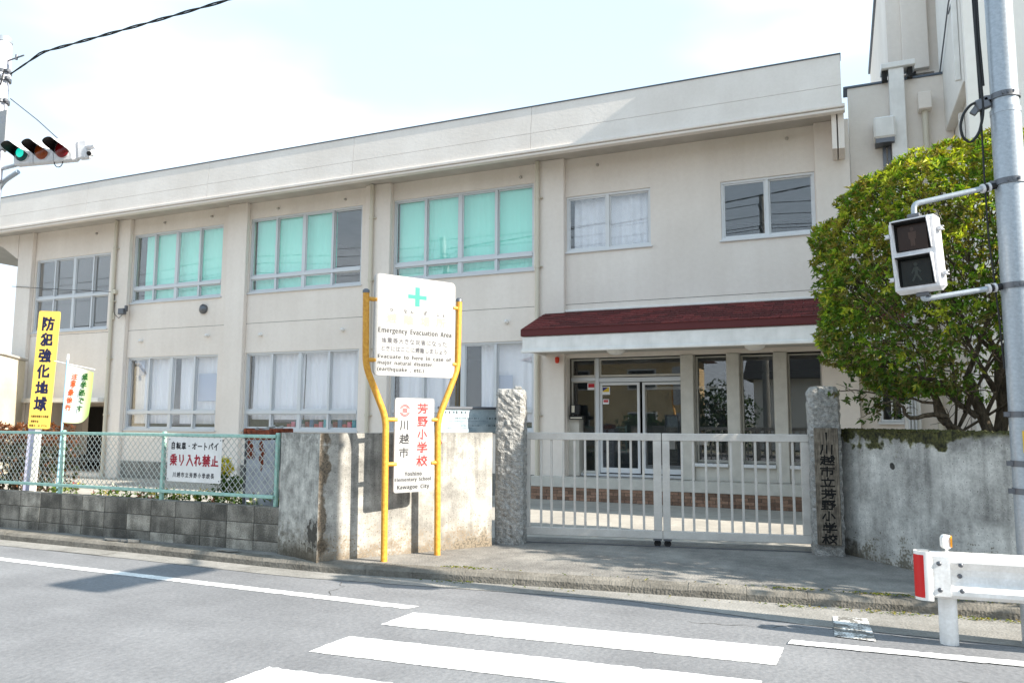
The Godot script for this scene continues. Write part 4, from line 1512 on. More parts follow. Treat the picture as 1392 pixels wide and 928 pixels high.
# ---------------------------------------------------------------- fence on the block wall
func fence() -> void:
	var f := thing("chain_link_fence", "pale green chain link fence standing on the low block wall", "fence", Vector3(-9, 0.6, -7.06))
	var z := -7.06
	var x0 := -13.4
	var x1 := -6.0
	for x in [-11.48, -9.66, -7.81, -6.02]:
		var st := S()
		bx(st, x - 0.022, x + 0.022, 0.55, 1.44, z - 0.022, z + 0.022, 0.006)
		obj("post", st, M.green_rail, f)
	for y in [1.40, 0.71]:
		var st := S()
		bx(st, x0, x1 - 0.02, y - 0.02, y + 0.02, z + 0.024, z + 0.058, 0.006)
		obj("rail", st, M.green_rail, f)
	var st := S()
	var sp := 0.088
	var x := x0 - 0.7
	var h := 0.66
	while x < x1:
		for dir in [0, 1]:
			var a := Vector3(x + (0.0 if dir == 0 else h * 0.95), 0.725, z + 0.016 + 0.005 * dir)
			var b := Vector3(x + (h * 0.95 if dir == 0 else 0.0), 1.385, z + 0.016 + 0.005 * dir)
			var t0 := 0.0
			var t1 := 1.0
			var d := b - a
			if dir == 0:
				t0 = clampf((x0 - a.x) / d.x, 0, 1)
				t1 = clampf((x1 - a.x) / d.x, 0, 1)
			else:
				t0 = clampf((x1 - a.x) / d.x, 0, 1)
				t1 = clampf((x0 - a.x) / d.x, 0, 1)
			if t1 - t0 > 0.02: bar(st, a + d * t0, a + d * t1, 0.0055, 0.0055)
		x += sp
	bar(st, Vector3(x0, 1.06, z + 0.02), Vector3(x1, 1.06, z + 0.02), 0.004, 0.004)
	var wm := obj("wire_mesh", st, M.wire, f)
	wm.set_meta("kind", "stuff")
	# no-entry notice tied to the fence
	var s := thing("notice_board", "white notice with black and red Japanese writing tied to the green fence", "sign", Vector3(-7.225, 1.105, -6.985), Basis(Vector3.FORWARD, 0.006))
	st = S()
	extr(st, rounded(0.865, 0.535, 0.015), -0.004, 0.0)
	obj("board", st, M.whitepaint, s, false)
	st = S()
	write_row(st, "自転車・オートバイ", Vector2(0.0, 0.165), 0.087, 0.072, 0.085, 0.0125)
	obj("lettering", st, M.ink, s, false)
	st = S()
	write_row(st, "乗り入れ禁止", Vector2(0.0, -0.005), 0.133, 0.112, 0.135, 0.019)
	obj("lettering", st, mat(Color(0.62, 0.09, 0.17), 0.7), s, false)
	st = S()
	write_row(st, "川越市立芳野小学校長", Vector2(0.0, -0.185), 0.068, 0.054, 0.062, 0.0075)
	obj("lettering", st, mat(Color(0.22, 0.22, 0.24), 0.7), s, false)
	st = S()
	for p in [[-0.41, 0.24], [0.41, 0.24], [-0.41, -0.24], [0.41, -0.24]]: bx(st, p[0] - 0.006, p[0] + 0.006, p[1] - 0.006, p[1] + 0.006, -0.05, 0.004)
	obj("tie", st, M.steel, s, false)


# ---------------------------------------------------------------- signs
func signs() -> void:
	# yellow pipe stand with two white boards
	var q := Vector3(-4.53, 0.1, -7.045)
	var u := Vector3(0.488, 0, -0.873).normalized()
	var s := thing("evacuation_sign", "white evacuation and school name boards between two bent yellow posts", "sign", q, frame(u))
	for p in [[[-0.285, 2.86], [-0.27, 2.07], [-0.015, 1.52], [0.0, -0.1]], [[0.915, 2.88], [0.905, 2.09], [0.645, 1.50], [0.665, -0.1]]]:
		var pts := []
		for v in p: pts.append(Vector3(v[0], v[1], 0))
		var st := S(true)
		tube(st, bend(pts, 0.12), 0.0355, 16)
		var o := obj("post", st, M.yellowpost, s, false)
		st = S(true)
		tube(st, [Vector3(p[0][0], p[0][1], 0), Vector3(p[0][0], p[0][1] + 0.03, 0), Vector3(p[0][0], p[0][1] + 0.045, 0)], [0.038, 0.038, 0.02], 16)
		obj("post_cap", st, M.steel, o, false)
	for c in [[-0.27, -0.16, 2.80], [-0.265, -0.16, 2.14], [0.83, 0.90, 2.80], [0.83, 0.90, 2.14], [0.0, 0.12, 1.50], [0.0, 0.12, 1.02], [0.56, 0.65, 1.50], [0.56, 0.66, 1.02]]:
		var st := S(true)
		tube(st, [Vector3(c[0], c[2], 0), Vector3(c[1], c[2], 0)], 0.024, 10)
		obj("stub", st, M.yellowpost, s, false)
	var st := S()
	extr(st, PackedVector2Array(V2([0.700, 1.30, 0.735, 1.24, 0.700, 1.18])), -0.05, -0.045)
	obj("reflector", st, mat(Color(0.45, 0.16, 0.10), 0.4), s, false)
	# upper board
	st = S()
	extr(st, rounded(1.04, 1.115, 0.055), -0.012, 0.012, Transform3D(Basis(), Vector3(0.335, 2.535, 0.0)))
	var ub := obj("board", st, M.signwhite, s, false)
	ub.set_meta("label", "upper board with a green cross, reading Emergency Evacuation Area")
	var z := 0.0125
	var cx := 0.335
	var cy := 2.535
	var U := func(v: float) -> float: return cx + (v - 0.5) * 1.04
	var Y := func(v: float) -> float: return cy + (0.5 - v) * 1.115
	st = S()
	bx(st, U.call(0.395), U.call(0.625), Y.call(0.215), Y.call(0.175), z, z + 0.001)
	bx(st, U.call(0.482), U.call(0.538), Y.call(0.290), Y.call(0.216), z, z + 0.001)
	bx(st, U.call(0.482), U.call(0.538), Y.call(0.174), Y.call(0.095), z, z + 0.001)
	obj("cross", st, mat(Color(0.07, 0.56, 0.47), 0.5), ub, false)
	st = S()
	var e := 0.0022
	var l: float = U.call(0.365)
	var r: float = U.call(0.655)
	var t: float = Y.call(0.065)
	var b: float = Y.call(0.315)
	bx(st, l, r, t - e, t + e, z, z + 0.0008)
	bx(st, l, l + (r - l) * 0.3, b - e, b + e, z, z + 0.0008)
	bx(st, r - (r - l) * 0.3, r, b - e, b + e, z, z + 0.0008)
	bx(st, l - e, l + e, b, t, z, z + 0.0007)
	bx(st, r - e, r + e, b, t, z, z + 0.0007)
	obj("outline", st, mat(Color(0.35, 0.45, 0.55), 0.6), ub, false)
	st = S()
	for f in [["ひ", 0.2], ["な", 0.365], ["ん", 0.445], ["ば", 0.61], ["し", 0.77], ["ょ", 0.845]]:
		write(st, f[0], Vector2(U.call(f[1]), Y.call(0.352)), 0.040, 0.040, 0.006, z)
	obj("lettering", st, mat(Color(0.20, 0.20, 0.22), 0.7), ub, false)
	st = S()
	for i in 4: write(st, "避難場所"[i], Vector2(U.call([0.2, 0.405, 0.61, 0.815][i]), Y.call(0.435)), 0.125, 0.105, 0.016, z)
	obj("lettering", st, mat(Color(0.645, 0.565, 0.525), 0.7), ub, false)
	latin("lettering", "Emergency  Evacuation  Area", Vector2(cx, Y.call(0.562)), 0.075, 0.94, M.ink, ub, z, 700)
	st = S()
	write_row(st, "地震等大きな災害になった", Vector2(cx - 0.01, Y.call(0.655)), 0.071, 0.058, 0.058, 0.0075, z)
	write_row(st, "ときにはここに避難しましょう", Vector2(cx - 0.01, Y.call(0.735)), 0.0615, 0.052, 0.056, 0.0075, z)
	obj("lettering", st, mat(Color(0.30, 0.30, 0.32), 0.7), ub, false)
	var lm := mat(Color(0.10, 0.10, 0.11), 0.7)
	latin("lettering", "Evacuate  to  here  in  case  of", Vector2(cx, Y.call(0.812)), 0.056, 0.94, lm, ub, z, 700)
	latin("lettering", "major  natural  disaster.", Vector2(U.call(0.385), Y.call(0.878)), 0.056, 0.70, lm, ub, z, 700)
	latin("lettering", "(earthquake  ,  etc.)", Vector2(U.call(0.325), Y.call(0.942)), 0.056, 0.58, lm, ub, z, 700)
	# lower board
	st = S()
	extr(st, rounded(0.50, 1.03, 0.03), -0.012, 0.012, Transform3D(Basis(), Vector3(0.34, 1.225, 0.0)))
	var lb := obj("board", st, M.signwhite, s, false)
	lb.set_meta("label", "lower board with the school's name in red")
	var red := mat(Color(0.68, 0.11, 0.10), 0.6)
	st = S()
	var tx := func(px: float) -> float: return 0.34 + (px - 225.0) / 360.0 * 0.5
	var ty := func(py: float) -> float: return 1.225 + (450.0 - py) / 830.0 * 1.03
	for i in 5: write(st, "芳野小学校"[i], Vector2(tx.call(296.0), ty.call([127, 242, 360, 474, 592][i])), 0.132, 0.118, 0.014, z)
	obj("lettering", st, red, lb, false)
	st = S()
	for i in 3: write(st, "川越市"[i], Vector2(tx.call(130.0), ty.call([275, 398, 518][i])), 0.115, 0.108, 0.0115, z)
	obj("lettering", st, M.ink, lb, false)
	# ring emblem
	st = S()
	var ec := Vector2(tx.call(132.0), ty.call(147.0))
	for rg in [[0.064, 0.0075, -160, -20], [0.064, 0.0075, 20, 160], [0.050, 0.006, -150, -30], [0.050, 0.006, 30, 150]]:
		var n := 18
		for i in n:
			var a0 := deg_to_rad(lerpf(rg[2], rg[3], float(i) / n))
			var a1 := deg_to_rad(lerpf(rg[2], rg[3], float(i + 1) / n))
			var pr := []
			for k in [[a0, rg[0]], [a1, rg[0]], [a1, rg[0] - rg[1]], [a0, rg[0] - rg[1]]]:
				pr.append(Vector3(ec.x + cos(k[0]) * k[1], ec.y + sin(k[0]) * k[1], z + 0.001))
			poly(st, pr, Vector3(0, 0, 1))
	for i in 5: bx(st, ec.x - 0.026 + i * 0.0118, ec.x - 0.026 + i * 0.0118 + 0.0065, ec.y - 0.024, ec.y + 0.024, z, z + 0.001)
	obj("emblem", st, red, lb, false)
	latin("lettering", "Yoshino", Vector2(tx.call(218.0), ty.call(703.0)), 0.058, 0.215, lm, lb, z, 700)
	latin("lettering", "Elementary  School", Vector2(tx.call(217.0), ty.call(757.0)), 0.05, 0.455, lm, lb, z, 700)
	latin("lettering", "Kawagoe  City", Vector2(tx.call(222.0), ty.call(822.0)), 0.056, 0.405, lm, lb, z, 700)

	# pale blue board behind the left wall
	var wu := Vector3(0.6015, 0, -0.799)
	var ib := thing("information_board", "pale blue grey board with worn writing, standing behind the concrete wall beside the gatepost", "sign", Vector3(-4.30, 0.0, -8.62), frame(wu))
	st = S()
	box(st, Vector3(0.0, 1.58, 0), Vector3(0.86, 0.30, 0.02), Basis(), 0.004)
	obj("board", st, tri(mottle(256, [[420, 6, 5, 0.9], [421, 60, 3, 0.4]], Color(0.50, 0.57, 0.61), Color(0.70, 0.75, 0.77)), 1.5, 0.6), ib, false)
	st = S()
	box(st, Vector3(0.0, 1.75, 0.0), Vector3(0.90, 0.035, 0.06), Basis(), 0.006)
	obj("top_rail", st, M.steel, ib, false)
	for x in [-0.40, 0.40]:
		st = S()
		bx(st, x - 0.02, x + 0.02, 0.0, 1.73, -0.05, -0.012)
		obj("post", st, M.steel, ib, false)
	st = S()
	rng.seed = 91
	for rw in [[1.695, -0.36, -0.08, 0.036], [1.62, -0.22, 0.12, 0.016], [1.62, 0.22, 0.34, 0.022], [1.585, -0.3, 0.2, 0.006], [1.53, -0.2, 0.14, 0.012], [1.53, 0.22, 0.34, 0.02], [1.50, -0.34, 0.0, 0.006]]:
		var x: float = rw[1]
		while x < rw[2]:
			var hh: float = rw[3] * rng.randf_range(0.4, 1.0)
			bx(st, x, x + rw[3] * rng.randf_range(0.3, 0.9), rw[0] - hh / 2, rw[0] + hh / 2, 0.0105, 0.0115)
			x += rw[3] * rng.randf_range(0.9, 1.9)
	obj("worn_lettering", st, mat(Color(0.18, 0.20, 0.22), 0.8), ib, false)

	# yellow crime watch board, far left
	var yb := thing("yellow_board", "tall yellow board with navy vertical writing on a white post behind the fence", "sign", Vector3(-11.26, 0.05, -7.75), frame(Vector3(0.93, 0, -0.367).normalized()) * Basis(Vector3.FORWARD, 0.03))
	st = S()
	extr(st, rounded(0.335, 1.80, 0.03), -0.006, 0.006, Transform3D(Basis(), Vector3(0.02, 2.29, 0)))
	obj("board", st, mat(Color(0.93, 0.78, 0.36), 0.5), yb, false)
	st = S()
	bx(st, -0.045, 0.045, 0.0, 3.1, -0.05, -0.008, 0.006)
	obj("post", st, M.whitepaint, yb, false)
	st = S()
	bx(st, -0.17, -0.05, 0.0, 1.40, -0.06, -0.045, 0.004)
	obj("brace", st, mat(Color(0.74, 0.74, 0.84), 0.5), yb, false)
	st = S()
	write_column(st, "防犯強化地域", Vector2(0.01, 3.19 - 1.8 * 0.11), 0.245, 0.185, 0.205, 0.032, 0.0065)
	obj("lettering", st, mat(Color(0.045, 0.07, 0.24), 0.6), yb, false)
	st = S()
	write_row(st, "川越市芳野小中学校", Vector2(0.02, 1.575), 0.031, 0.027, 0.036, 0.0055, 0.0065)
	write_row(st, "芳野支会", Vector2(-0.05, 1.50), 0.031, 0.027, 0.036, 0.0055, 0.0065)
	write_row(st, "芳野小・中", Vector2(-0.045, 1.435), 0.034, 0.027, 0.036, 0.0055, 0.0065)
	obj("lettering", st, mat(Color(0.30, 0.20, 0.05), 0.6), yb, false)
	latin("lettering", "PTA", Vector2(0.105, 1.435), 0.04, 0.085, mat(Color(0.30, 0.20, 0.05), 0.6), yb, 0.0065)

	# small banner
	var fl := thing("safety_banner", "small green and white banner with green and orange writing on a pale blue pole", "banner", Vector3(-10.06, 0.6, -7.30), frame(Vector3(0.95, 0, -0.31).normalized()) * Basis(Vector3.FORWARD, 0.02))
	st = S(true)
	tube(st, [Vector3(0, -0.5, 0), Vector3(0, 1.82, 0)], 0.014, 10)
	var pl := obj("pole", st, mat(Color(0.62, 0.80, 0.90), 0.4), fl, false)
	st = S(true)
	tube(st, [Vector3(0, 1.82, 0), Vector3(0, 1.90, 0)], 0.018, 10)
	obj("pole_cap", st, M.whitepaint, pl, false)
	st = S(true)
	tube(st, [Vector3(-0.2, 1.80, 0), Vector3(0.42, 1.69, 0)], 0.007, 8)
	obj("crossbar", st, M.whitepaint, fl, false)
	st = S()
	var nx := 16
	var ny := 24
	var grid := []
	for j in ny + 1:
		var row := []
		for i in nx + 1:
			var a := float(i) / nx
			var v := float(j) / ny
			var yy := lerpf(1.755 - 0.105 * a, 0.94 - 0.02 * a + 0.13 * pow(a, 5.0), v)
			var xx := 0.02 + a * 0.385 - v * v * 0.02 * a
			row.append(Vector3(xx, yy, 0.012 * sin(a * 5.0 + v * 2.0) * v))
		grid.append(row)
	for j in ny:
		for i in nx:
			var pq := [grid[j][i], grid[j][i + 1], grid[j + 1][i + 1], grid[j + 1][i]]
			var gc := smoothstep(0.45, 1.0, (i + 0.5) / nx)
			var low := smoothstep(0.9, 1.0, (j + 0.5) / ny) * 0.6
			st.set_color(Color(0.92, 0.93, 0.86).lerp(Color(0.60, 0.80, 0.22), maxf(gc, low)))
			poly(st, pq, Vector3(0, 0, 1))
	var cm := mat(Color.WHITE, 0.8)
	cm.vertex_color_use_as_albedo = true
	cm.cull_mode = BaseMaterial3D.CULL_DISABLED
	cm.backlight_enabled = true
	cm.backlight = Color(0.35, 0.35, 0.3)
	obj("cloth", st, cm, fl, false)
	st = S()
	for i in 6: write(st, "通学路です"[i] if i < 5 else "", Vector2(0.29 - 0.012 * i, 1.585 - i * 0.112), 0.085, 0.092, 0.0135, 0.012)
	obj("lettering", st, mat(Color(0.10, 0.36, 0.10), 0.7), fl, false)
	st = S()
	var ox := ["注", "意", "・", "最", "徐", "行"]
	var oy := [1.585, 1.485, 1.425, 1.36, 1.255, 1.15]
	for i in 6: write(st, ox[i], Vector2(0.135 - 0.012 * i, oy[i]), 0.085, 0.088, 0.0125, 0.012)
	obj("lettering", st, mat(Color(0.90, 0.36, 0.14), 0.7), fl, false)


# ---------------------------------------------------------------- road furniture
func guard_rail() -> void:
	var u := Vector3(1, 0, -0.085).normalized()
	var g := thing("guard_rail", "white steel guard rail with a red reflective band on its rounded end", "guard rail", Vector3(0.46, 0, -6.42), frame(u))
	var pf := V2([0.0, 0.665, 0.035, 0.66, 0.075, 0.63, 0.08, 0.60, 0.03, 0.545, 0.022, 0.50, 0.03, 0.455, 0.08, 0.40, 0.075, 0.37, 0.035, 0.34, 0.0, 0.335])
	var ring := pf.duplicate()
	for i in range(pf.size() - 1, -1, -1): ring.append(Vector2(pf[i].x - 0.004, pf[i].y))
	var st := S()
	var turn := Transform3D(Basis(Vector3(0, 0, 1), Vector3.UP, Vector3(1, 0, 0)), Vector3.ZERO)
	extr(st, PackedVector2Array(ring), 0.09, 9.0, turn)
	obj("beam", st, M.railpaint, g, false)
	st = S()
	var r2 := []
	for v in ring: r2.append(Vector2(v.x * 0.62 + 0.03, v.y))
	extr(st, PackedVector2Array(V2([0.083, 0.64, 0.083, 0.36, 0.02, 0.36, 0.02, 0.64])), 0.07, 0.205, turn)
	obj("splice_plate", st, M.railpaint, g, false)
	# rounded end
	st = S(true)
	var cap := []
	var outer := []
	for i in 17:
		var a := deg_to_rad(lerpf(60, 300, i / 16.0))
		outer.append(Vector2(0.055 + cos(a) * 0.075, 0.035 + sin(a) * 0.062))
	for i in 16:
		var a: Vector2 = outer[i]
		var b: Vector2 = outer[i + 1]
		var o := Vector3((a + b).x / 2 - 0.055, 0, (a + b).y / 2 - 0.035)
		poly(st, [Vector3(a.x, 0.325, a.y), Vector3(b.x, 0.325, b.y), Vector3(b.x, 0.67, b.y), Vector3(a.x, 0.67, a.y)], o)
	st.set_smooth_group(-1)
	var inn := []
	for v in outer: inn.append((v - Vector2(0.055, 0.035)) * 0.86 + Vector2(0.055, 0.035))
	for i in 16:
		for y in [0.325, 0.67]:
			poly(st, [Vector3(outer[i].x, y, outer[i].y), Vector3(outer[i + 1].x, y, outer[i + 1].y), Vector3(inn[i + 1].x, y, inn[i + 1].y), Vector3(inn[i].x, y, inn[i].y)], Vector3(0, 1 if y > 0.5 else -1, 0))
		poly(st, [Vector3(inn[i].x, 0.325, inn[i].y), Vector3(inn[i + 1].x, 0.325, inn[i + 1].y), Vector3(inn[i + 1].x, 0.67, inn[i + 1].y), Vector3(inn[i].x, 0.67, inn[i].y)], Vector3(0.055 - inn[i].x, 0, 0.035 - inn[i].y))
	var ec := obj("end_cap", st, M.whitepaint, g, false)
	st = S(true)
	for i in range(3, 8):
		var a: Vector2 = (outer[i] - Vector2(0.055, 0.035)) * 1.02 + Vector2(0.055, 0.035)
		var b: Vector2 = (outer[i + 1] - Vector2(0.055, 0.035)) * 1.02 + Vector2(0.055, 0.035)
		poly(st, [Vector3(a.x, 0.345, a.y), Vector3(b.x, 0.345, b.y), Vector3(b.x, 0.645, b.y), Vector3(a.x, 0.645, a.y)], Vector3(a.x - 0.055, 0, a.y - 0.035))
	obj("reflective_band", st, M.red, ec, false)
	for p in [[0.135, 0.59], [0.135, 0.405], [0.275, 0.585], [0.275, 0.50], [0.275, 0.405]]:
		st = S(true)
		var zb := 0.084 if p[0] < 0.2 else (0.022 if p[1] > 0.45 and p[1] < 0.55 else 0.072)
		lathe(st, V2([0.017, 0.0, 0.016, 0.008, 0.009, 0.013, 0.0, 0.014]), Transform3D(Basis(Vector3.RIGHT, Vector3.BACK, Vector3.DOWN), Vector3(p[0], p[1], zb)), 10)
		obj("bolt", st, M.steel, g, false)
	for x in [0.205, 2.2, 4.2]:
		st = S(true)
		tube(st, [Vector3(x, -0.05, -0.07), Vector3(x, 0.62, -0.07), Vector3(x, 0.64, -0.07)], [0.062, 0.062, 0.05], 20)
		obj("post", st, M.railpaint, g, false)
	st = S()
	bx(st, 0.195, 0.215, 0.60, 0.70, -0.01, 0.005)
	obj("delineator_stalk", st, M.whitepaint, g, false)
	st = S()
	extr(st, PackedVector2Array(rounded(0.075, 0.10, 0.03)), -0.02, 0.012, Transform3D(Basis(Vector3.UP, 0.5), Vector3(0.205, 0.735, 0)))
	var dl := obj("delineator", st, M.whitepaint, g, false)
	st = S()
	extr(st, PackedVector2Array(rounded(0.06, 0.085, 0.025)), -0.004, 0.008, Transform3D(Basis(Vector3.UP, 1.5), Vector3(0.236, 0.735, -0.02)))
	obj("reflector", st, mat(Color(0.95, 0.62, 0.12), 0.3), dl, false)


func right_pole() -> void:
	var px := 1.245
	var pz := -6.68
	var p := thing("utility_pole", "galvanised grey steel pole at the right edge, carrying the pedestrian signal", "pole", Vector3(px, 0, pz))
	var st := S(true)
	tube(st, [Vector3(0, -0.2, 0), Vector3(0, 3.98, 0)], [0.108, 0.101], 28)
	tube(st, [Vector3(0, 3.98, 0), Vector3(0, 9.5, 0)], [0.094, 0.085], 28)
	obj("shaft", st, M.galv, p, false)
	st = S(true)
	tube(st, [Vector3(0, 3.96, 0), Vector3(0, 4.0, 0)], 0.104, 28)
	obj("joint_ring", st, M.galv, p, false)
	for y in [3.42, 2.62, 1.66, 1.30, 1.10, 4.10]:
		st = S(true)
		tube(st, [Vector3(0, y - 0.022, 0), Vector3(0, y + 0.022, 0)], 0.112 if y < 3.9 else 0.105, 24)
		st.set_smooth_group(-1)
		box(st, Vector3(-0.115, y, 0.03), Vector3(0.05, 0.035, 0.03))
		for k in 3:
			box(st, Vector3(-0.03 + k * 0.035, y, 0.112), Vector3(0.012, 0.02, 0.012))
		obj("band", st, M.steel, p, false)
	st = S()
	box(st, Vector3(0.02, 1.46, 0.112), Vector3(0.13, 0.16, 0.006))
	var yp := obj("yellow_plate", st, mat(Color(0.85, 0.70, 0.20), 0.5), p, false)
	st = S()
	box(st, Vector3(0.02, 1.46, 0.1165), Vector3(0.10, 0.12, 0.002))
	obj("plate_face", st, M.signwhite, yp, false)
	# strain clamp and spare cable loop
	st = S()
	box(st, Vector3(-0.15, 4.06, 0.02), Vector3(0.10, 0.09, 0.05), Basis(Vector3.BACK, 0.3), 0.01)
	box(st, Vector3(-0.20, 4.02, 0.02), Vector3(0.08, 0.05, 0.03), Basis(Vector3.BACK, 0.9), 0.006)
	obj("cable_clamp", st, M.steel, p, false)
	var c := thing("looped_cable", "black cable with a spare loop hanging down the left side of the grey pole", "cable", Vector3(px, 0, pz))
	st = S(true)
	var pts := [Vector3(-0.165, 9.4, 0.03), Vector3(-0.16, 5.0, 0.03), Vector3(-0.165, 4.55, 0.03), Vector3(-0.155, 4.2, 0.035), Vector3(-0.15, 3.98, 0.04), Vector3(-0.19, 3.82, 0.05), Vector3(-0.25, 3.75, 0.05), Vector3(-0.30, 3.80, 0.05), Vector3(-0.315, 3.90, 0.05), Vector3(-0.285, 4.00, 0.05), Vector3(-0.235, 4.06, 0.04), Vector3(-0.19, 4.08, 0.03)]
	tube(st, bend(pts, 0.14, 5), 0.0105, 8)
	tube(st, [Vector3(-0.185, 9.4, 0.02), Vector3(-0.175, 5.0, 0.02), Vector3(-0.165, 4.0, 0.02), Vector3(-0.17, 3.46, 0.03), Vector3(-0.165, 3.0, 0.02), Vector3(-0.14, 2.6, 0.02), Vector3(-0.13, 2.4, 0.02), Vector3(-0.115, 2.0, 0.02)], 0.007, 7)
	tube(st, [Vector3(-0.15, 9.4, 0.04), Vector3(-0.15, 5.0, 0.04), Vector3(-0.15, 4.6, 0.04), Vector3(-0.14, 4.2, 0.04)], 0.009, 7)
	obj("cable", st, M.black, c, false)

	# pedestrian signal head on two arms
	var s := thing("pedestrian_signal", "white pedestrian signal with two dark unlit square lenses, hung from the right pole", "traffic light", Vector3(0.565, 2.87, -6.44), Basis(Vector3.UP, deg_to_rad(-17)) * Basis(Vector3.BACK, 0.045) * Basis(Vector3.RIGHT, 0.05))
	st = S()
	box(st, Vector3(0, 0, -0.04), Vector3(0.345, 0.58, 0.12), Basis(), 0.03)
	box(st, Vector3(0, 0, 0.03), Vector3(0.315, 0.55, 0.03), Basis(), 0.012)
	obj("housing", st, M.signalwhite, s, false)
	for k in 2:
		var y := 0.135 if k == 0 else -0.135
		# hood: top, two sloping cheeks
		st = S()
		var w := 0.122
		var d := 0.15
		bx(st, -w - 0.006, w + 0.006, y + 0.112, y + 0.120, 0.03, d)
		for sx in [-1, 1]:
			extr(st, PackedVector2Array(V2([0.03, y + 0.112, d, y + 0.112, d * 0.8, y + 0.05, 0.07, y - 0.10, 0.03, y - 0.112])), sx * w - 0.003 * 1, sx * w + 0.003, Transform3D(Basis(Vector3(0, 0, 1), Vector3.UP, Vector3(1, 0, 0)), Vector3.ZERO))
		obj("hood", st, M.signalwhite, s, false)
		st = S()
		bx(st, -w + 0.004, w - 0.004, y + 0.104, y + 0.1115, 0.046, d - 0.01)
		bx(st, -w + 0.0035, -w + 0.006, y - 0.10, y + 0.104, 0.046, 0.07)
		bx(st, w - 0.006, w - 0.0035, y - 0.10, y + 0.104, 0.046, 0.07)
		bx(st, -w + 0.004, w - 0.004, y - 0.108, y + 0.104, 0.0452, 0.047)
		obj("hood_lining", st, M.rubber, s, false)
		st = S()
		box(st, Vector3(0, y - 0.004, 0.052), Vector3(0.212, 0.20, 0.012), Basis(), 0.006)
		var ln := obj("lens", st, mat(Color(0.165, 0.115, 0.10) if k == 0 else Color(0.085, 0.125, 0.135), 0.25), s, false)
		st = S()
		var fig := mat(Color(0.27, 0.20, 0.17) if k == 0 else Color(0.19, 0.22, 0.21), 0.3)
		extr(st, rounded(0.026, 0.03, 0.012), 0.0582, 0.0590, Transform3D(Basis(), Vector3(0, y + 0.055, 0)))
		if k == 0:
			extr(st, PackedVector2Array(V2([-0.028, 0.035, 0.028, 0.035, 0.024, -0.02, 0.016, -0.02, 0.014, -0.075, 0.002, -0.075, 0.0, -0.03, -0.002, -0.075, -0.014, -0.075, -0.016, -0.02, -0.024, -0.02])), 0.0582, 0.0590, Transform3D(Basis(), Vector3(0, y, 0)))
		else:
			extr(st, PackedVector2Array(V2([-0.012, 0.035, 0.012, 0.035, 0.034, -0.005, 0.028, -0.012, 0.012, 0.01, 0.01, -0.02, 0.036, -0.072, 0.024, -0.075, 0.0, -0.032, -0.024, -0.075, -0.036, -0.068, -0.01, -0.02, -0.012, 0.008, -0.028, -0.014, -0.034, -0.006])), 0.0582, 0.0590, Transform3D(Basis(), Vector3(0, y, 0)))
		obj("figure", st, fig, ln, false)
	for yy in [0.17, -0.17]:
		for sx in [-1, 1]:
			st = S()
			box(st, Vector3(sx * 0.18, yy, 0.0), Vector3(0.03, 0.03, 0.05), Basis(), 0.004)
			box(st, Vector3(sx * 0.19, yy + 0.012, 0.0), Vector3(0.03, 0.006, 0.04))
			box(st, Vector3(sx * 0.19, yy - 0.012, 0.0), Vector3(0.03, 0.006, 0.04))
			obj("latch", st, M.signalwhite, s, false)
	st = S()
	box(st, Vector3(0.01, 0.305, -0.04), Vector3(0.09, 0.03, 0.07), Basis(), 0.006)
	box(st, Vector3(0.01, -0.305, -0.04), Vector3(0.09, 0.03, 0.07), Basis(), 0.006)
	obj("bracket", st, M.steel, s, false)
	var inv := s.transform.affine_inverse()
	for a in [[3.40, 0.33, 3.30], [2.62, -0.33, 2.53]]:
		var joint: Vector3 = s.transform * Vector3(0.01, 0.31 * signf(a[1]), -0.04)
		var elbow := Vector3(joint.x, a[2] - 0.03 if a[1] > 0 else a[2], joint.z)
		st = S(true)
		var path := [joint, elbow, Vector3(px - 0.10, a[0], pz + 0.03)]
		var lp := []
		for v in bend(path, 0.055, 6): lp.append(inv * v)
		tube(st, lp, 0.021, 14)
		var am := obj("arm", st, M.galv, s, false)
		var e0: Vector3 = lp[-1]
		var dd: Vector3 = (lp[-2] - lp[-1]).normalized()
		for k in 3:
			st = S(true)
			tube(st, [e0 + dd * (0.045 + k * 0.022), e0 + dd * (0.062 + k * 0.022)], 0.035 if k != 1 else 0.029, 14)
			obj("insulator", st, M.signalwhite if k != 1 else M.rubber, am, false)
		st = S(true)
		tube(st, [e0 - dd * 0.02, e0 + dd * 0.05], 0.026, 10)
		obj("clamp", st, M.rubber, am, false)


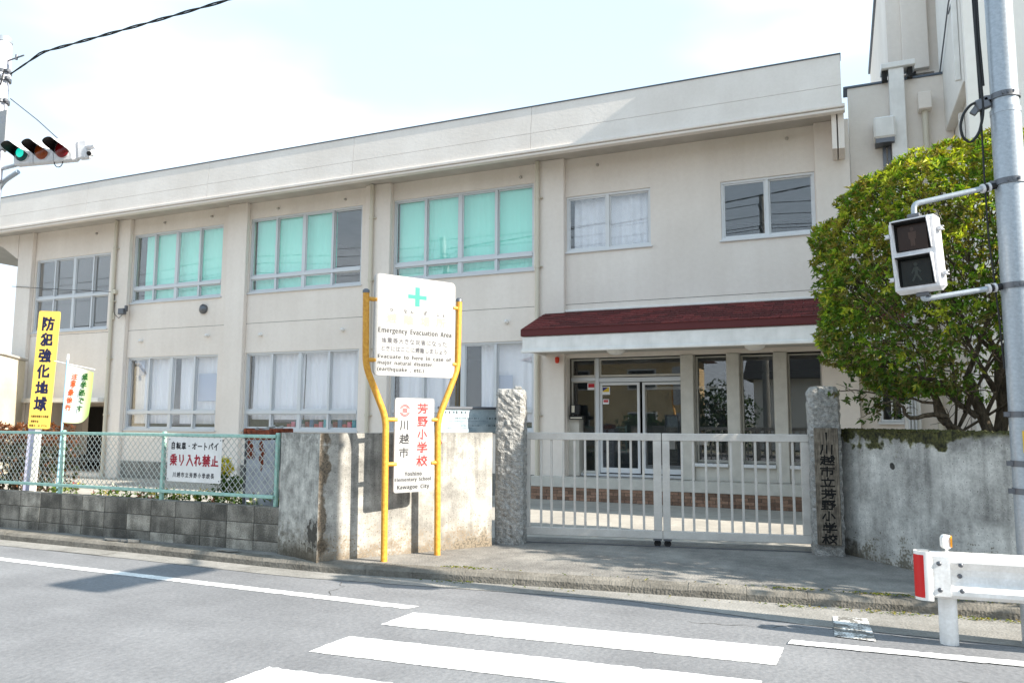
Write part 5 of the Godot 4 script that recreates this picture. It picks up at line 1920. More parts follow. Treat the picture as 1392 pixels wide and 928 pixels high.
# a horizontal three-lamp signal; its face looks along the node's z
func signal_head(label: String, at: Vector3, turn: Basis, lit: int) -> Node3D:
	var s := thing("traffic_signal", label, "traffic light", at, turn, "three-lamp vehicle signals")
	var st := S()
	box(st, Vector3(0, 0, -0.09), Vector3(1.36, 0.42, 0.16), Basis(), 0.05)
	for k in 3: box(st, Vector3(-0.44 + 0.44 * k, -0.0, 0.0), Vector3(0.415, 0.40, 0.05), Basis(), 0.02)
	obj("housing", st, M.signalwhite, s, false)
	for k in 3:
		var x := -0.44 + 0.44 * k
		st = S(true)
		tube(st, [Vector3(x, 0, 0.02), Vector3(x, 0, 0.045)], 0.155, 24)
		obj("lens_ring", st, M.signalwhite, s, false)
		st = S(true)
		lathe(st, V2([0.15, 0.0, 0.135, 0.018, 0.08, 0.034, 0.0, 0.042]), Transform3D(Basis(Vector3.RIGHT, Vector3.BACK, Vector3.DOWN), Vector3(x, 0, 0.046)), 24)
		var lm := mat([Color(0.02, 0.24, 0.25), Color(0.52, 0.22, 0.04), Color(0.45, 0.03, 0.07)][k], 0.22)
		obj("lens", st, lm, s, false)
		if k == lit:
			st = S(true)
			lathe(st, V2([0.085, 0.0, 0.05, 0.010, 0.0, 0.013]), Transform3D(Basis(Vector3.RIGHT, Vector3.BACK, Vector3.DOWN), Vector3(x, 0, 0.082)), 20)
			var gm := mat(Color(0.10, 0.62, 0.60), 0.3)
			gm.emission_enabled = true
			gm.emission = Color(0.1, 0.75, 0.65)
			gm.emission_energy_multiplier = 0.35
			obj("lens_centre", st, gm, s, false)
		# visor: an open half tube that drops a little
		st = S(true)
		var n := 20
		for i in n:
			var a0 := deg_to_rad(lerpf(-30, 210, float(i) / n))
			var a1 := deg_to_rad(lerpf(-30, 210, float(i + 1) / n))
			var q := []
			for v in [[a0, 0.0], [a1, 0.0], [a1, 1.0], [a0, 1.0]]:
				var len := 0.34 * smoothstep(-0.45, 0.75, sin(v[0]))
				var r := 0.165
				q.append(Vector3(x + cos(v[0]) * r, sin(v[0]) * r - v[1] * len * 0.06, 0.03 + v[1] * len))
			poly(st, q, Vector3(cos(a0), sin(a0), 0))
		obj("visor", st, M.black, s, false)
		st = S(true)
		for i in n:
			var a0 := deg_to_rad(lerpf(-28, 208, float(i) / n))
			var a1 := deg_to_rad(lerpf(-28, 208, float(i + 1) / n))
			var q := []
			for v in [[a0, 0.0], [a1, 0.0], [a1, 1.0], [a0, 1.0]]:
				var len := 0.335 * smoothstep(-0.45, 0.75, sin(v[0]))
				var r := 0.170
				q.append(Vector3(x + cos(v[0]) * r, sin(v[0]) * r - v[1] * len * 0.06, 0.03 + v[1] * len))
			poly(st, q, Vector3(cos(a0), sin(a0), 0))
		obj("visor_shell", st, M.signalwhite, s, false)
	return s


func left_signal() -> void:
	var z := -7.3
	var p := thing("signal_pole", "white painted steel pole at the left edge, holding the three-lamp signal and a twisted wire", "pole", Vector3(-11.93, 0, z))
	var st := S(true)
	tube(st, [Vector3(0, 0, 0), Vector3(0, 6.9, 0)], [0.105, 0.092], 20)
	tube(st, [Vector3(0, 6.9, 0), Vector3(-0.03, 7.52, 0)], [0.115, 0.108], 20)
	obj("shaft", st, M.greypole, p, false)
	st = S(true)
	tube(st, [Vector3(-0.03, 7.50, 0), Vector3(-0.03, 7.58, 0)], 0.118, 20)
	obj("pole_cap", st, M.galv, p, false)
	for y in [6.98, 6.86, 6.5, 5.75, 5.2]:
		st = S(true)
		tube(st, [Vector3(0, y, 0), Vector3(0, y + 0.05, 0)], 0.122, 18)
		st.set_smooth_group(-1)
		box(st, Vector3(0.14, y + 0.025, 0.02), Vector3(0.07, 0.04, 0.05))
		obj("band", st, M.steel, p, false)
	st = S(true)
	tube(st, [Vector3(0.05, 7.18, 0), Vector3(0.48, 7.20, 0)], 0.012, 8)
	tube(st, [Vector3(0.30, 7.16, 0), Vector3(0.30, 7.24, 0)], 0.02, 8)
	obj("wire_hook", st, M.steel, p, false)
	st = S()
	box(st, Vector3(0.24, 6.0, 0.10), Vector3(0.19, 0.62, 0.012), Basis(), 0.004)
	var pp := obj("number_plate", st, M.signwhite, p, false)
	st = S(true)
	for i in 14:
		var a0 := TAU * i / 14
		var a1 := TAU * (i + 1) / 14
		var c := Vector3(0.24, 6.16, 0.1068)
		poly(st, [c + Vector3(cos(a0), sin(a0), 0) * 0.055, c + Vector3(cos(a1), sin(a1), 0) * 0.055, c + Vector3(cos(a1), sin(a1), 0) * 0.043, c + Vector3(cos(a0), sin(a0), 0) * 0.043], Vector3.BACK)
	obj("plate_mark", st, mat(Color(0.62, 0.63, 0.68), 0.6), pp, false)
	latin("lettering", "140", Vector2(0.24, 5.80), 0.09, 0.13, mat(Color(0.55, 0.56, 0.60), 0.6), pp, 0.1065)
	# curved stay below the signal
	st = S(true)
	tube(st, bend([Vector3(0.0, 4.85, 0.0), Vector3(0.06, 5.22, -0.05), Vector3(0.45, 5.36, -0.06)], 0.3, 8), 0.035, 12)
	tube(st, [Vector3(0, 5.45, -0.05), Vector3(0.5, 5.48, -0.06), Vector3(1.75, 5.50, -0.08)], 0.03, 12)
	obj("signal_arm", st, M.galv, p, false)
	var s := signal_head("white three-lamp traffic signal with long black visors at the top left", Vector3(-10.66, 5.50, z + 0.12), Basis(Vector3.UP, 0.2) * Basis(Vector3.RIGHT, 0.10) * Basis(Vector3.BACK, 0.01) * Basis.from_scale(Vector3.ONE * 0.8), 0)
	st = S()
	box(st, Vector3(0.80, 0.0, -0.09), Vector3(0.22, 0.36, 0.14), Basis(), 0.03)
	obj("end_box", st, M.signalwhite, s, false)
	st = S(true)
	tube(st, [Vector3(0.92, 0.03, -0.05), Vector3(1.10, 0.03, -0.02)], 0.05, 10)
	tube(st, [Vector3(0.98, -0.10, -0.05), Vector3(1.02, -0.12, 0.05)], 0.05, 10)
	st.set_smooth_group(-1)
	box(st, Vector3(1.03, 0.06, -0.05), Vector3(0.10, 0.10, 0.10), Basis(), 0.02)
	obj("sensor", st, M.signalwhite, s, false)
	st = S(true)
	tube(st, [Vector3(1.02, -0.12, 0.052), Vector3(1.022, -0.125, 0.07)], 0.042, 10)
	obj("sensor_eye", st, M.black, s, false)
	st = S(true)
	var lp := []
	for i in 13:
		var a := PI * i / 12.0
		lp.append(Vector3(0.30 - cos(a) * 0.09, -0.20 - sin(a) * 0.10, -0.02))
	tube(st, lp, 0.008, 6)
	obj("cable_loop", st, M.black, s, false)
	# stay wire to the signal's end
	var w := thing("stay_wire", "thin grey stay wire from the left pole down to the end of the traffic signal", "wire", Vector3(-11.8, 6.5, z))
	st = S(true)
	tube(st, [Vector3(0.1, 0.04, 0), Vector3(0.8, -0.42, 0.02), Vector3(1.36, -0.82, 0.05)], 0.008, 6)
	obj("strand", st, M.steel, w, false)
	# twisted service wire
	var tw := thing("service_wire", "black twisted overhead wire running from the left pole out of the top of the picture", "wire", Vector3(-11.74, 6.95, z))
	for k in 2:
		st = S(true)
		var pts := []
		var n := 260
		for i in n + 1:
			var t := float(i) / n
			var q := Vector3(26.0 * t, 0.0, -1.7 * t)
			q.y = 0.22 * minf(1.0, t * 40) + 2.3 * t - 1.2 * t * (1 - t)
			var a := t * 26.0 / 0.95 * TAU + PI * k
			q += Vector3(0, cos(a), sin(a)) * 0.012 * smoothstep(0.0, 0.02, t)
			pts.append(q)
		tube(st, pts, 0.0105, 6)
		obj("strand", st, M.black, tw, false)
	st = S(true)
	tube(st, [Vector3(-0.1, 0.0, 0.05), Vector3(0.0, 0.03, 0.1), Vector3(-0.05, -0.2, 0.11), Vector3(-0.5, -0.5, 0.12)], 0.01, 6)
	obj("tail", st, M.black, tw, false)
	# the same kind of signal reaches over the road from the right pole, above the picture
	var r := signal_head("white three-lamp traffic signal on the right pole, above the top of the picture", Vector3(2.0, 5.15, -5.55), Basis(Vector3.UP, deg_to_rad(82)), -1)
	st = S(true)
	tube(st, [Vector3(-0.7, -0.02, -0.15), Vector3(0.75, -0.02, -0.2), Vector3(1.13, -0.02, -0.86)], 0.035, 10)
	obj("signal_arm", st, M.galv, r, false)


# ---------------------------------------------------------------- plants
func leaf_mesh(l: float, w: float) -> ArrayMesh:
	var st := S()
	var p := [Vector3(0, 0, 0), Vector3(w * 0.5, l * 0.42, 0.012), Vector3(0, l * 0.45, -0.006), Vector3(-w * 0.5, l * 0.42, 0.012), Vector3(0, l, -0.008)]
	poly(st, [p[0], p[1], p[2]], Vector3.BACK)
	poly(st, [p[0], p[2], p[3]], Vector3.BACK)
	poly(st, [p[2], p[1], p[4]], Vector3.BACK)
	poly(st, [p[3], p[2], p[4]], Vector3.BACK)
	return mesh_of(st)


func scatter(called: String, m: Mesh, where: Array, tints: Array, parent: Node3D) -> MultiMeshInstance3D:
	var mm := MultiMesh.new()
	mm.transform_format = MultiMesh.TRANSFORM_3D
	mm.use_colors = true
	mm.mesh = m
	mm.instance_count = where.size()
	for i in where.size():
		mm.set_instance_transform(i, where[i])
		mm.set_instance_color(i, tints[i])
	var o := MultiMeshInstance3D.new()
	o.multimesh = mm
	o.material_override = M.leaf
	o.name = numbered(parent, called)
	parent.add_child(o, true)
	o.transform = into(parent)
	o.set_meta("kind", "stuff")
	return o


# one shoot: a whorl of leaves round a direction
func shoot(at: Vector3, dir: Vector3, n: int, size: float, tint: Color, where: Array, tints: Array, r: RandomNumberGenerator) -> void:
	var side := dir.cross(Vector3(0.3, 0.9, 0.2)).normalized()
	var up := side.cross(dir)
	for k in n:
		var a := TAU * k / n + r.randf() * 0.9
		var open := r.randf_range(0.25, 1.15)
		var d := (dir * cos(open) + (side * cos(a) + up * sin(a)) * sin(open)).normalized()
		d = (d + Vector3(0, -0.18, 0)).normalized()
		var x := d.cross(dir + Vector3(r.randf() - 0.5, r.randf() - 0.5, r.randf() - 0.5) * 0.5).normalized()
		var s := size * r.randf_range(0.65, 1.25)
		where.append(Transform3D(Basis(x * s, d * s, x.cross(d) * s), at + dir * r.randf_range(-0.03, 0.03)))
		var v := r.randf_range(0.7, 1.3)
		tints.append(Color(tint.r * v * r.randf_range(0.9, 1.1), tint.g * v, tint.b * v * r.randf_range(0.8, 1.2)))


func limb(st: SurfaceTool, a: Vector3, b: Vector3, r0: float, r1: float, wob: float, r: RandomNumberGenerator, n := 6) -> Array:
	var pts := []
	var rad := []
	var off := Vector3.ZERO
	for i in n + 1:
		var t := float(i) / n
		pts.append(a.lerp(b, t) + off * sin(t * PI))
		off += Vector3(r.randf() - 0.5, r.randf() - 0.5, r.randf() - 0.5) * wob
		rad.append(lerpf(r0, r1, t))
	tube(st, pts, rad, 8 if r0 > 0.02 else 5)
	return pts


func garden() -> void:
	var r := RandomNumberGenerator.new()
	r.seed = 4242
	# the big clipped tree behind the right wall
	var t := thing("clipped_tree", "dense rounded clipped evergreen tree above the right wall, yellowish new leaves on top", "tree", Vector3(1.36, 0.05, -9.1))
	var c := Vector3(1.70, 3.27, -9.6)
	var rx := 1.80
	var ry := 1.36
	var rz := 1.15
	var noise := FastNoiseLite.new()
	noise.seed = 12
	noise.frequency = 1.5
	noise.fractal_octaves = 3
	var n2 := FastNoiseLite.new()
	n2.seed = 13
	n2.frequency = 1.1
	var where := []
	var tints := []
	var tips := []
	for i in 19000:
		var d := Vector3(r.randfn(), r.randfn(), r.randfn()).normalized()
		var pw := 2.5 if d.y > 0.0 else 3.6
		var m := pow(pow(absf(d.x), pw) + pow(absf(d.y), pw) + pow(absf(d.z), pw), 1.0 / pw)
		var e := d / m
		var deep := r.randf()
		var k := 1.0 + noise.get_noise_3d(d.x * 2, d.y * 2, d.z * 2) * 0.16 - (0.0 if deep < 0.66 else 0.34 * pow(r.randf(), 1.4))
		var p := c + Vector3(e.x * rx, e.y * ry, e.z * rz) * k
		# the crown is open low down at the right, where the stems show
		var open := smoothstep(0.8, 1.35, p.x) * smoothstep(2.8, 2.2, p.y)
		open = maxf(open, smoothstep(1.95, 1.75, p.y))
		if r.randf() < open * 0.93: continue
		var gap := n2.get_noise_3d(p.x * 1.6, p.y * 1.6, p.z * 1.6)
		if gap < -0.30 and r.randf() < 0.8: continue
		var out := (Vector3(d.x / rx, d.y / ry, d.z / rz).normalized() + Vector3(r.randf() - 0.5, r.randf() - 0.3, r.randf() - 0.5) * 0.9).normalized()
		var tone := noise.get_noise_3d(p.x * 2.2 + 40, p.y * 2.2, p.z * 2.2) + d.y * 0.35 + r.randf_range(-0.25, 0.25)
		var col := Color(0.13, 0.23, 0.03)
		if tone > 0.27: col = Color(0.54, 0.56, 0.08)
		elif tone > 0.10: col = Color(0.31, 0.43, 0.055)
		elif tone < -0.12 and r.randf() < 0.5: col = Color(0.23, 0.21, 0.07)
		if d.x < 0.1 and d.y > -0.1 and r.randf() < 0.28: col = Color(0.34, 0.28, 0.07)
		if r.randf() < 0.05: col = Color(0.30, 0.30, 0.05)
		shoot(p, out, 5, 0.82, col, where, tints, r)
		if tips.size() < 420 and r.randf() < 0.12: tips.append(p)
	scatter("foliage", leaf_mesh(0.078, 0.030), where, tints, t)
	var base := Vector3(1.36, 0.05, -9.1)
	var stems := [[Vector3(1.25, 2.1, -9.4), 0.075, 0.05], [Vector3(1.58, 2.3, -9.5), 0.085, 0.055], [Vector3(0.9, 1.95, -9.3), 0.06, 0.035], [Vector3(1.75, 2.2, -9.1), 0.06, 0.04]]
	var forks := []
	for s in stems:
		var st := S(true)
		var pts := limb(st, base + Vector3((s[0].x - 1.36) * 0.25, 0, r.randf_range(-0.08, 0.08)), s[0], s[1], s[2], 0.10, r, 8)
		forks.append([s[0], s[2]])
		forks.append([pts[6], s[2] * 0.8])
		obj("trunk", st, M.bark, t)
	# low branches that reach to the left in front of the link block
	var low := [[Vector3(1.34, 1.30, -9.15), Vector3(0.90, 1.80, -9.1), Vector3(-0.02, 1.93, -9.05)], [Vector3(1.30, 1.65, -9.25), Vector3(0.75, 2.08, -9.2), Vector3(0.0, 2.3, -9.1)], [Vector3(1.02, 1.66, -9.12), Vector3(0.6, 1.76, -9.0), Vector3(0.28, 1.74, -8.9)]]
	for b in low:
		var st := S(true)
		limb(st, b[0], b[1], 0.030, 0.017, 0.09, r, 7)
		limb(st, b[1], b[2], 0.016, 0.006, 0.10, r, 7)
		for k in 12:
			var tt := r.randf()
			var p: Vector3 = b[1].lerp(b[2], tt) if r.randf() < 0.6 else b[0].lerp(b[1], tt)
			var q := p + Vector3(r.randf_range(-0.2, 0.1), r.randf_range(-0.12, 0.2), r.randf_range(-0.12, 0.12))
			limb(st, p, q, 0.005, 0.002, 0.03, r, 3)
		obj("branch", st, M.bark, t)
	var lw := []
	var lt := []
	for b in low:
		for k in 26:
			var tt := r.randf()
			var p: Vector3 = b[1].lerp(b[2], tt) + Vector3(r.randf_range(-0.16, 0.1), r.randf_range(-0.16, 0.2), r.randf_range(-0.12, 0.12))
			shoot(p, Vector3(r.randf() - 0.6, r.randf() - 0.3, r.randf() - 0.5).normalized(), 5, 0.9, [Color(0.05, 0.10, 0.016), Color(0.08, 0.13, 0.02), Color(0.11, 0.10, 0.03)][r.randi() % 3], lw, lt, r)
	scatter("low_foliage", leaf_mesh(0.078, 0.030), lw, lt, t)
	var twig := S(true)
	for i in tips.size():
		var f: Array = forks[r.randi() % forks.size()]
		var from: Vector3 = f[0]
		var to: Vector3 = tips[i]
		if i < 20:
			var st := S(true)
			limb(st, from, from.lerp(to, 0.72), f[1] * 0.55, 0.010, 0.16, r, 6)
			obj("branch", st, M.bark, t)
		limb(twig, from.lerp(to, 0.62) + Vector3(r.randf() - 0.5, r.randf() - 0.5, r.randf() - 0.5) * 0.3, to, 0.008, 0.003, 0.12, r, 4)
	var tw := obj("twigs", twig, M.bark, t)
	tw.set_meta("kind", "stuff")
	# a second clipped tree further along, out of the picture to the right, that shades the driveway
	var t2 := thing("clipped_tree", "second clipped evergreen tree, mostly beyond the right edge behind the pole", "tree", Vector3(4.2, 0.05, -9.2))
	bush(t2, Vector3(4.0, 2.5, -8.7), Vector3(1.9, 1.9, 1.35), 3000, [Color(0.052, 0.115, 0.014), Color(0.13, 0.21, 0.02), Color(0.13, 0.125, 0.032)], 51, 1.1)
	# soil bed behind the right wall
	var st := S()
	prism(st, V2([0.16, -9.75, 1.5, -8.1, 4.0, -8.3, 4.0, -10.2, 0.4, -10.2]), 0.06, 0.9)
	struct("planting_bed", st, M.ground, "raised soil bed behind the right concrete wall")
	# fallen leaves and weeds along the kerb
	where = []
	tints = []
	for i in 620:
		var x := r.randf_range(-4.4, 2.4)
		if r.randf() < 0.85: x = [-0.45, 0.15, 0.35, 0.9, 1.2, -3.6][r.randi() % 6] + r.randfn() * 0.13
		var k := clampf((x + 4.05) / 5.35, 0, 1)
		var z := lerpf(-6.85, -7.47, k) + (r.randf_range(-0.2, -0.13) if r.randf() < 0.6 else r.randf_range(0.01, 0.12))
		var y := 0.112 if z < lerpf(-6.85, -7.47, k) else 0.012
		var b := Basis(Vector3.UP, r.randf() * TAU) * Basis(Vector3.RIGHT, -PI / 2 + r.randf_range(-0.12, 0.12)) * Basis.from_scale(Vector3.ONE * r.randf_range(0.25, 0.6))
		where.append(Transform3D(b, Vector3(x, y, z)))
		tints.append([Color(0.20, 0.22, 0.03), Color(0.30, 0.28, 0.05), Color(0.12, 0.17, 0.03), Color(0.25, 0.18, 0.05)][r.randi() % 4])
	var lit := scatter("fallen_leaves", leaf_mesh(0.07, 0.028), where, tints, self)
	tag(lit, "small yellow green fallen leaves and weeds along the kerb", "", "", "stuff")
	# flowers behind the block wall
	where = []
	tints = []
	var fw := []
	var ft := []
	for i in 230:
		var cx: float = [-9.1, -8.4, -8.0, -7.3, -6.65, -6.5, -9.9][r.randi() % 7]
		var p := Vector3(cx + r.randfn() * 0.17, 0.50 + r.randf() * 0.16, -7.32 + r.randf_range(-0.12, 0.1))
		shoot(p, Vector3(r.randf() - 0.5, 0.9, r.randf() - 0.5).normalized(), 5, 0.55, [Color(0.14, 0.22, 0.04), Color(0.22, 0.26, 0.07), Color(0.09, 0.15, 0.03)][r.randi() % 3], where, tints, r)
		if r.randf() < 0.45:
			var pc: Color = [Color(0.85, 0.85, 0.83), Color(0.8, 0.8, 0.78), Color(0.75, 0.55, 0.05), Color(0.5, 0.1, 0.1)][0 if cx > -6.7 else r.randi() % 4]
			shoot(p + Vector3(0, 0.05, 0.02), Vector3(0, 0.7, 0.7), 7, 0.40, pc, fw, ft, r)
	var lm := leaf_mesh(0.11, 0.05)
	var bed := thing("flower_bed", "low white and yellow flowers growing just behind the block wall", "flowers", Vector3(-8, 0.05, -7.32))
	bed.set_meta("kind", "stuff")
	scatter("leaves", lm, where, tints, bed)
	scatter("petals", lm, fw, ft, bed)
	st = S()
	bx(st, -13, -6.1, 0.05, 0.50, -7.55, -7.13)
	obj("soil", st, M.ground, bed)
	# a leafy plant with one mass of yellow bloom
	var yp := thing("yellow_flower", "leafy plant with a rounded mass of yellow bloom right of the white notice", "plant", Vector3(-7.45, 0.05, -7.75))
	where = []
	tints = []
	fw = []
	ft = []
	for i in 90: shoot(Vector3(-7.38 + r.randfn() * 0.13, r.randf_range(0.35, 0.85), -7.75 + r.randfn() * 0.1), Vector3(r.randf() - 0.5, 0.8, r.randf() - 0.5).normalized(), 5, 0.8, Color(0.07, 0.13, 0.03), where, tints, r)
	for i in 110:
		var d := Vector3(r.randfn(), r.randfn(), r.randfn()).normalized()
		shoot(Vector3(-7.47, 0.97, -7.72) + d * 0.09, d, 5, 0.42, Color(0.75, 0.62, 0.02), fw, ft, r)
	scatter("leaves", lm, where, tints, yp)
	scatter("bloom", lm, fw, ft, yp)
	var sy := S(true)
	for i in 7: limb(sy, Vector3(-7.42 + r.randfn() * 0.05, 0.05, -7.75), Vector3(-7.42 + r.randfn() * 0.1, 0.85, -7.74), 0.008, 0.005, 0.03, r, 4)
	obj("stem", sy, M.grassgreen, yp)
	# rusted white cabinet with a rust-red trough on it
	var cb := thing("rusty_cabinet", "white sheet metal cabinet stained with rust, behind the right end of the green fence", "cabinet", Vector3(-6.42, 0.05, -7.45))
	st = S()
	bx(st, -0.24, 0.20, 0.0, 1.30, -0.2, 0.2, 0.01)
	obj("body", st, uvmat(rust_panel()), cb, false)
	st = S()
	bx(st, -0.27, -0.245, 0.0, 1.32, -0.2, 0.2)
	bx(st, 0.205, 0.225, 0.0, 1.32, -0.2, 0.2)
	obj("post", st, M.steel, cb, false)
	var tr := thing("rusty_trough", "rust red metal trough with crumpled white lining, resting on the white cabinet", "trough", Vector3(-6.50, 1.352, -7.45))
	st = S()
	extr(st, PackedVector2Array(V2([-0.17, 0.0, 0.17, 0.0, 0.215, 0.04, 0.21, 0.13, 0.18, 0.135, 0.18, 0.05, -0.18, 0.05, -0.18, 0.135, -0.215, 0.13, -0.215, 0.03])), -0.2, 0.2)
	bx(st, -0.18, 0.18, 0.02, 0.12, 0.17, 0.19)
	bx(st, -0.18, 0.18, 0.02, 0.12, -0.19, -0.17)
	obj("trough", st, M.rust, tr, false)
	st = S()
	for i in 12: box(st, Vector3(r.randf_range(-0.16, 0.16), r.randf_range(0.10, 0.15), r.randf_range(-0.17, 0.17)), Vector3(r.randf_range(0.05, 0.12), r.randf_range(0.02, 0.05), r.randf_range(0.04, 0.1)), Basis(Vector3(r.randf(), r.randf(), r.randf()).normalized(), r.randf() * 0.9), 0.01)
	for i in 6: box(st, Vector3(-0.235 + r.randf_range(-0.01, 0.01), r.randf_range(0.02, 0.12), r.randf_range(-0.1, 0.2)), Vector3(0.05, 0.08, 0.06), Basis(Vector3(r.randf(), r.randf(), r.randf()).normalized(), r.randf()), 0.01)
	obj("lining", st, M.apron, tr, false)
	# dry reddish hedge at the far left
	var hd := thing("hedge", "reddish brown clipped hedge behind the fence at the left edge", "hedge", Vector3(-12.4, 0.05, -8.6))
	where = []
	tints = []
	for i in 1500:
		var p := Vector3(r.randf_range(-14.5, -11.75), 0.25 + 1.22 * pow(r.randf(), 0.6), r.randf_range(-9.0, -8.2))
		if p.x > -12.0 and r.randf() < 0.4: p.y *= 0.9
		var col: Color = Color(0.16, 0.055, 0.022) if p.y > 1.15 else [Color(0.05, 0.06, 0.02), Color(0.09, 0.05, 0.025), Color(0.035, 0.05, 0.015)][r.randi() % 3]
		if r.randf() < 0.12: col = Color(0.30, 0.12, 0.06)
		shoot(p, Vector3(r.randf() - 0.5, r.randf(), r.randf() - 0.2).normalized(), 5, 0.7, col, where, tints, r)
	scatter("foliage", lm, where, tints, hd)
	st = S(true)
	for i in 40:
		var b := Vector3(r.randf_range(-14.4, -11.9), 0.0, r.randf_range(-8.9, -8.3))
		limb(st, b, b + Vector3(r.randf_range(-0.2, 0.2), 1.2, r.randf_range(-0.1, 0.1)), 0.018, 0.006, 0.08, r, 4)
	obj("stems", st, M.bark, hd)


func rust_panel() -> ImageTexture:
	var w := 256
	var h := 512
	var a := nz(501, 6, 5, w, h)
	var b := nz(502, 40, 3, w, h)
	var im := Image.create(w, h, false, Image.FORMAT_RGB8)
	for y in h:
		for x in w:
			var u := float(x) / w
			var v := float(y) / h
			var na := a[y * w + x] / 255.0 - 0.5
			var nb := b[y * w + x] / 255.0 - 0.5
			var c := Color(0.66, 0.67, 0.70) * (1.0 + na * 0.2 + nb * 0.1)
			var k := 0.0
			for s in [[0.55, 0.12, 0.10, 0.26], [0.12, 0.93, 0.17, 0.13], [0.55, 0.90, 0.10, 0.15], [0.48, 0.0, 0.5, 0.05], [0.3, 0.5, 0.05, 0.03]]:
				k = maxf(k, smoothstep(1.0, 0.6, Vector2((u - s[0]) / s[2], (v - s[1]) / s[3]).length() + na * 1.7 + nb * 0.7))
			c = c.lerp(Color(0.42, 0.17, 0.07) * (1.0 + nb * 1.2), k)
			im.set_pixel(x, y, c)
	im.generate_mipmaps()
	return ImageTexture.create_from_image(im)


func bush(t: Node3D, c: Vector3, rad: Vector3, n: int, cols: Array, sd: int, size: float) -> void:
	var r := RandomNumberGenerator.new()
	r.seed = sd
	var no := FastNoiseLite.new()
	no.seed = sd
	no.frequency = 1.2
	var where := []
	var tints := []
	for i in n:
		var d := Vector3(r.randfn(), r.randfn(), r.randfn()).normalized()
		var p := c + d * rad * (pow(r.randf(), 0.35) * (1.0 + no.get_noise_3d(d.x * 2, d.y * 2, d.z * 2) * 0.5))
		shoot(p, (d + Vector3(0, 0.3, 0)).normalized(), 5, size, cols[r.randi() % cols.size()], where, tints, r)
	scatter("foliage", leaf_mesh(0.11, 0.05), where, tints, t)
	var st := S(true)
	var foot := Vector3(c.x, 0, c.z)
	limb(st, foot, c + Vector3(0, rad.y * 0.3, 0), rad.x * 0.09, rad.x * 0.03, 0.15, r, 6)
	for i in 9:
		var d := Vector3(r.randfn(), absf(r.randfn()), r.randfn()).normalized()
		limb(st, foot.lerp(c, r.randf_range(0.5, 0.95)), c + d * rad * 0.8, rad.x * 0.035, rad.x * 0.01, 0.15, r, 5)
	obj("trunk", st, M.bark, t)


# ---------------------------------------------------------------- far left, behind the school
func far_left() -> void:
	var b := thing("pale_building", "plain cream coloured wall of a low building at the far left edge", "building", Vector3(-19.65, 0, -12.5), Basis(Vector3.UP, 0.75))
	var st := S()
	box(st, Vector3(-2.6, 1.6, -1.2), Vector3(5.2, 3.22, 2.4), Basis(), 0.02)
	obj("wall", st, tri(mottle(256, [[601, 4, 5, 0.6], [602, 30, 3, 0.3]], Color(0.74, 0.70, 0.61), Color(0.83, 0.80, 0.73)), 0.3, 0.9), b, false)
	st = S()
	box(st, Vector3(-2.6, 3.24, -1.2), Vector3(5.3, 0.07, 2.5), Basis(), 0.02)
	obj("coping", st, M.soffit, b, false)
	st = S()
	box(st, Vector3(-0.55, 2.85, 0.03), Vector3(0.3, 0.05, 0.05), Basis(Vector3.BACK, 0.4))
	obj("wall_hook", st, M.black, b, false)
	var cols := [Color(0.07, 0.12, 0.025), Color(0.10, 0.16, 0.03), Color(0.05, 0.09, 0.02)]
	var t := thing("background_tree", "light green bushy tree far behind the cream wall at the left edge", "tree", Vector3(-46, 0, -34))
	bush(t, Vector3(-46, 4.6, -34), Vector3(3.4, 2.4, 3.0), 1700, cols, 31, 3.2)


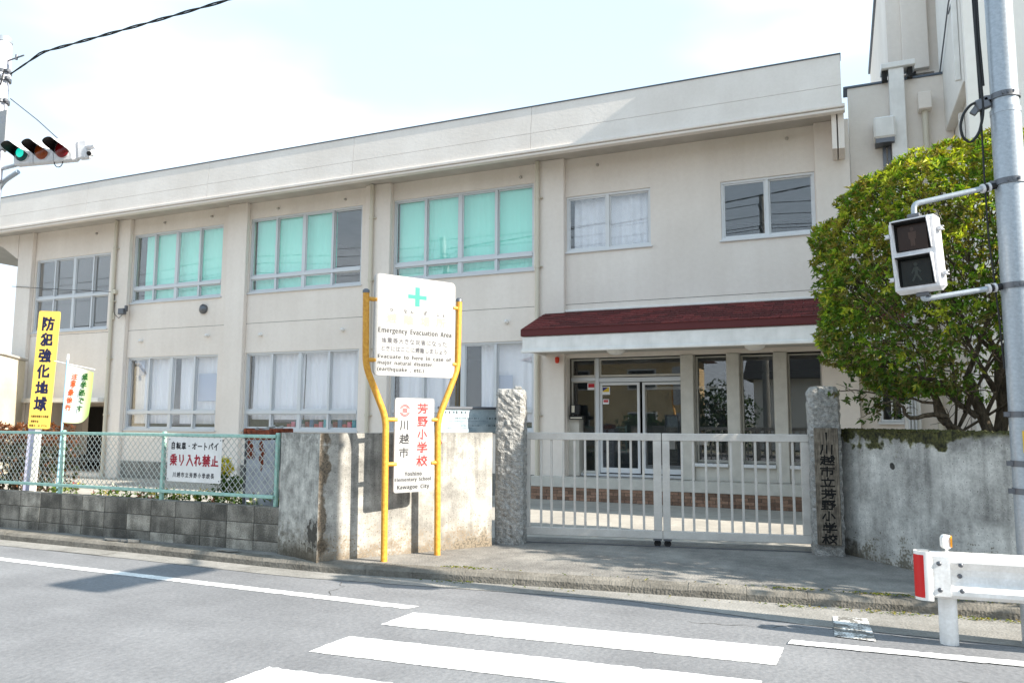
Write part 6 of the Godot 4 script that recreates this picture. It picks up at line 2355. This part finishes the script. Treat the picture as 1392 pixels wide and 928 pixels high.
# ---------------------------------------------------------------- across the road, seen in the entrance glass
func across_the_road() -> void:
	var st := S()
	bx(st, -60, 60, -0.05, 0.12, 5.5, 7.2)
	struct("far_pavement", st, M.pave, "pavement on the viewer's side of the road")
	var h := thing("house", "beige two-storey house with a brown hipped roof across the road, reflected in the entrance glass", "building", Vector3(-12, 0, 17))
	st = S()
	bx(st, -17.0, -8.2, 0.0, 5.4, 14.0, 21.0, 0.02)
	obj("wall", st, tri(mottle(256, [[611, 5, 4, 0.6]], Color(0.72, 0.62, 0.46), Color(0.80, 0.71, 0.56)), 0.3, 0.9), h)
	st = S()
	var e := [Vector3(-17.8, 5.4, 13.2), Vector3(-7.4, 5.4, 13.2), Vector3(-7.4, 5.4, 21.8), Vector3(-17.8, 5.4, 21.8)]
	var rg := [Vector3(-14.5, 7.4, 17.5), Vector3(-10.7, 7.4, 17.5)]
	poly(st, [e[0], e[1], rg[1], rg[0]], Vector3(0, 1, -1))
	poly(st, [e[1], e[2], rg[1]], Vector3(1, 1, 0))
	poly(st, [e[2], e[3], rg[0], rg[1]], Vector3(0, 1, 1))
	poly(st, [e[3], e[0], rg[0]], Vector3(-1, 1, 0))
	poly(st, e, Vector3.DOWN)
	obj("roof", st, M.maroon, h)
	for w in [[-15.5, 3.4], [-11.5, 3.4], [-15.5, 0.9], [-11.5, 0.9]]:
		st = S()
		bx(st, w[0], w[0] + 1.7, w[1], w[1] + 1.2, 13.93, 13.99, 0.01)
		var f := obj("window", st, M.whiteframe, h)
		st = S()
		bx(st, w[0] + 0.08, w[0] + 1.62, w[1] + 0.08, w[1] + 1.12, 13.91, 13.925)
		obj("pane", st, M.dark, f)
	var g := thing("house", "grey house with a dark roof across the road, reflected at the right of the entrance", "building", Vector3(1, 0, 18))
	st = S()
	bx(st, -4.5, 6.5, 0.0, 4.0, 15.0, 21.0, 0.02)
	obj("wall", st, M.wing, g)
	st = S()
	extr(st, PackedVector2Array(V2([14.2, 3.95, 18.0, 6.0, 21.8, 3.95])), -5.0, 7.0, Transform3D(Basis(Vector3(0, 0, 1), Vector3.UP, Vector3(1, 0, 0)), Vector3.ZERO))
	obj("roof", st, M.dark, g)
	var cols := [Color(0.035, 0.075, 0.02), Color(0.055, 0.11, 0.025), Color(0.025, 0.05, 0.015)]
	var t1 := thing("garden_tree", "dark leafy garden tree across the road, reflected in the middle entrance panes", "tree", Vector3(-5.3, 0, 8.6))
	bush(t1, Vector3(-5.3, 1.9, 8.6), Vector3(1.6, 1.7, 1.3), 900, cols, 41, 1.5)
	var t2 := thing("garden_tree", "low dark shrub across the road, reflected in the entrance doors", "tree", Vector3(-9.4, 0, 8.8))
	bush(t2, Vector3(-9.4, 1.0, 8.8), Vector3(1.5, 0.9, 1.2), 700, cols, 43, 1.5)
	var p := thing("concrete_pole", "concrete utility pole with overhead lines across the road, reflected in the entrance window", "pole", Vector3(-3.1, 0, 6.4))
	st = S(true)
	tube(st, [Vector3(-3.1, 0, 6.4), Vector3(-3.1, 12.0, 6.4)], [0.17, 0.11], 16)
	obj("shaft", st, M.plinth, p)
	st = S()
	for y in [10.2, 11.2]: bx(st, -3.16, -3.04, y, y + 0.09, 5.3, 7.5)
	obj("crossarm", st, M.steel, p)
	st = S(true)
	tube(st, [Vector3(-3.1, 8.6, 6.05), Vector3(-3.1, 9.5, 6.05)], 0.24, 16)
	obj("transformer", st, M.plinth, p)
	for w in [[10.32, 5.4], [10.32, 6.0], [10.32, 7.4], [11.32, 5.4], [11.32, 7.4], [8.3, 6.2], [7.7, 6.2]]:
		var c := thing("overhead_line", "black overhead line across the road, %s" % {"10.325.4": "on the lower crossarm's front end", "10.326.0": "on the lower crossarm beside the pole", "10.327.4": "on the lower crossarm's back end", "11.325.4": "on the top crossarm's front end", "11.327.4": "on the top crossarm's back end", "8.36.2": "just below the transformer", "7.76.2": "well below the transformer"}[str(w[0]) + str(w[1])], "wire", Vector3(-3.1, w[0], w[1]), Basis(), "overhead lines across the road")
		st = S(true)
		var pts := []
		for i in 41:
			var x := -60.0 + 3.0 * i
			var u := fposmod(x + 3.1, 30.0) / 30.0
			pts.append(Vector3(x, w[0] - 2.0 * u * (1 - u), w[1]))
		tube(st, pts, 0.016 if w[0] > 9 else 0.028, 6)
		obj("strand", st, M.black, c)
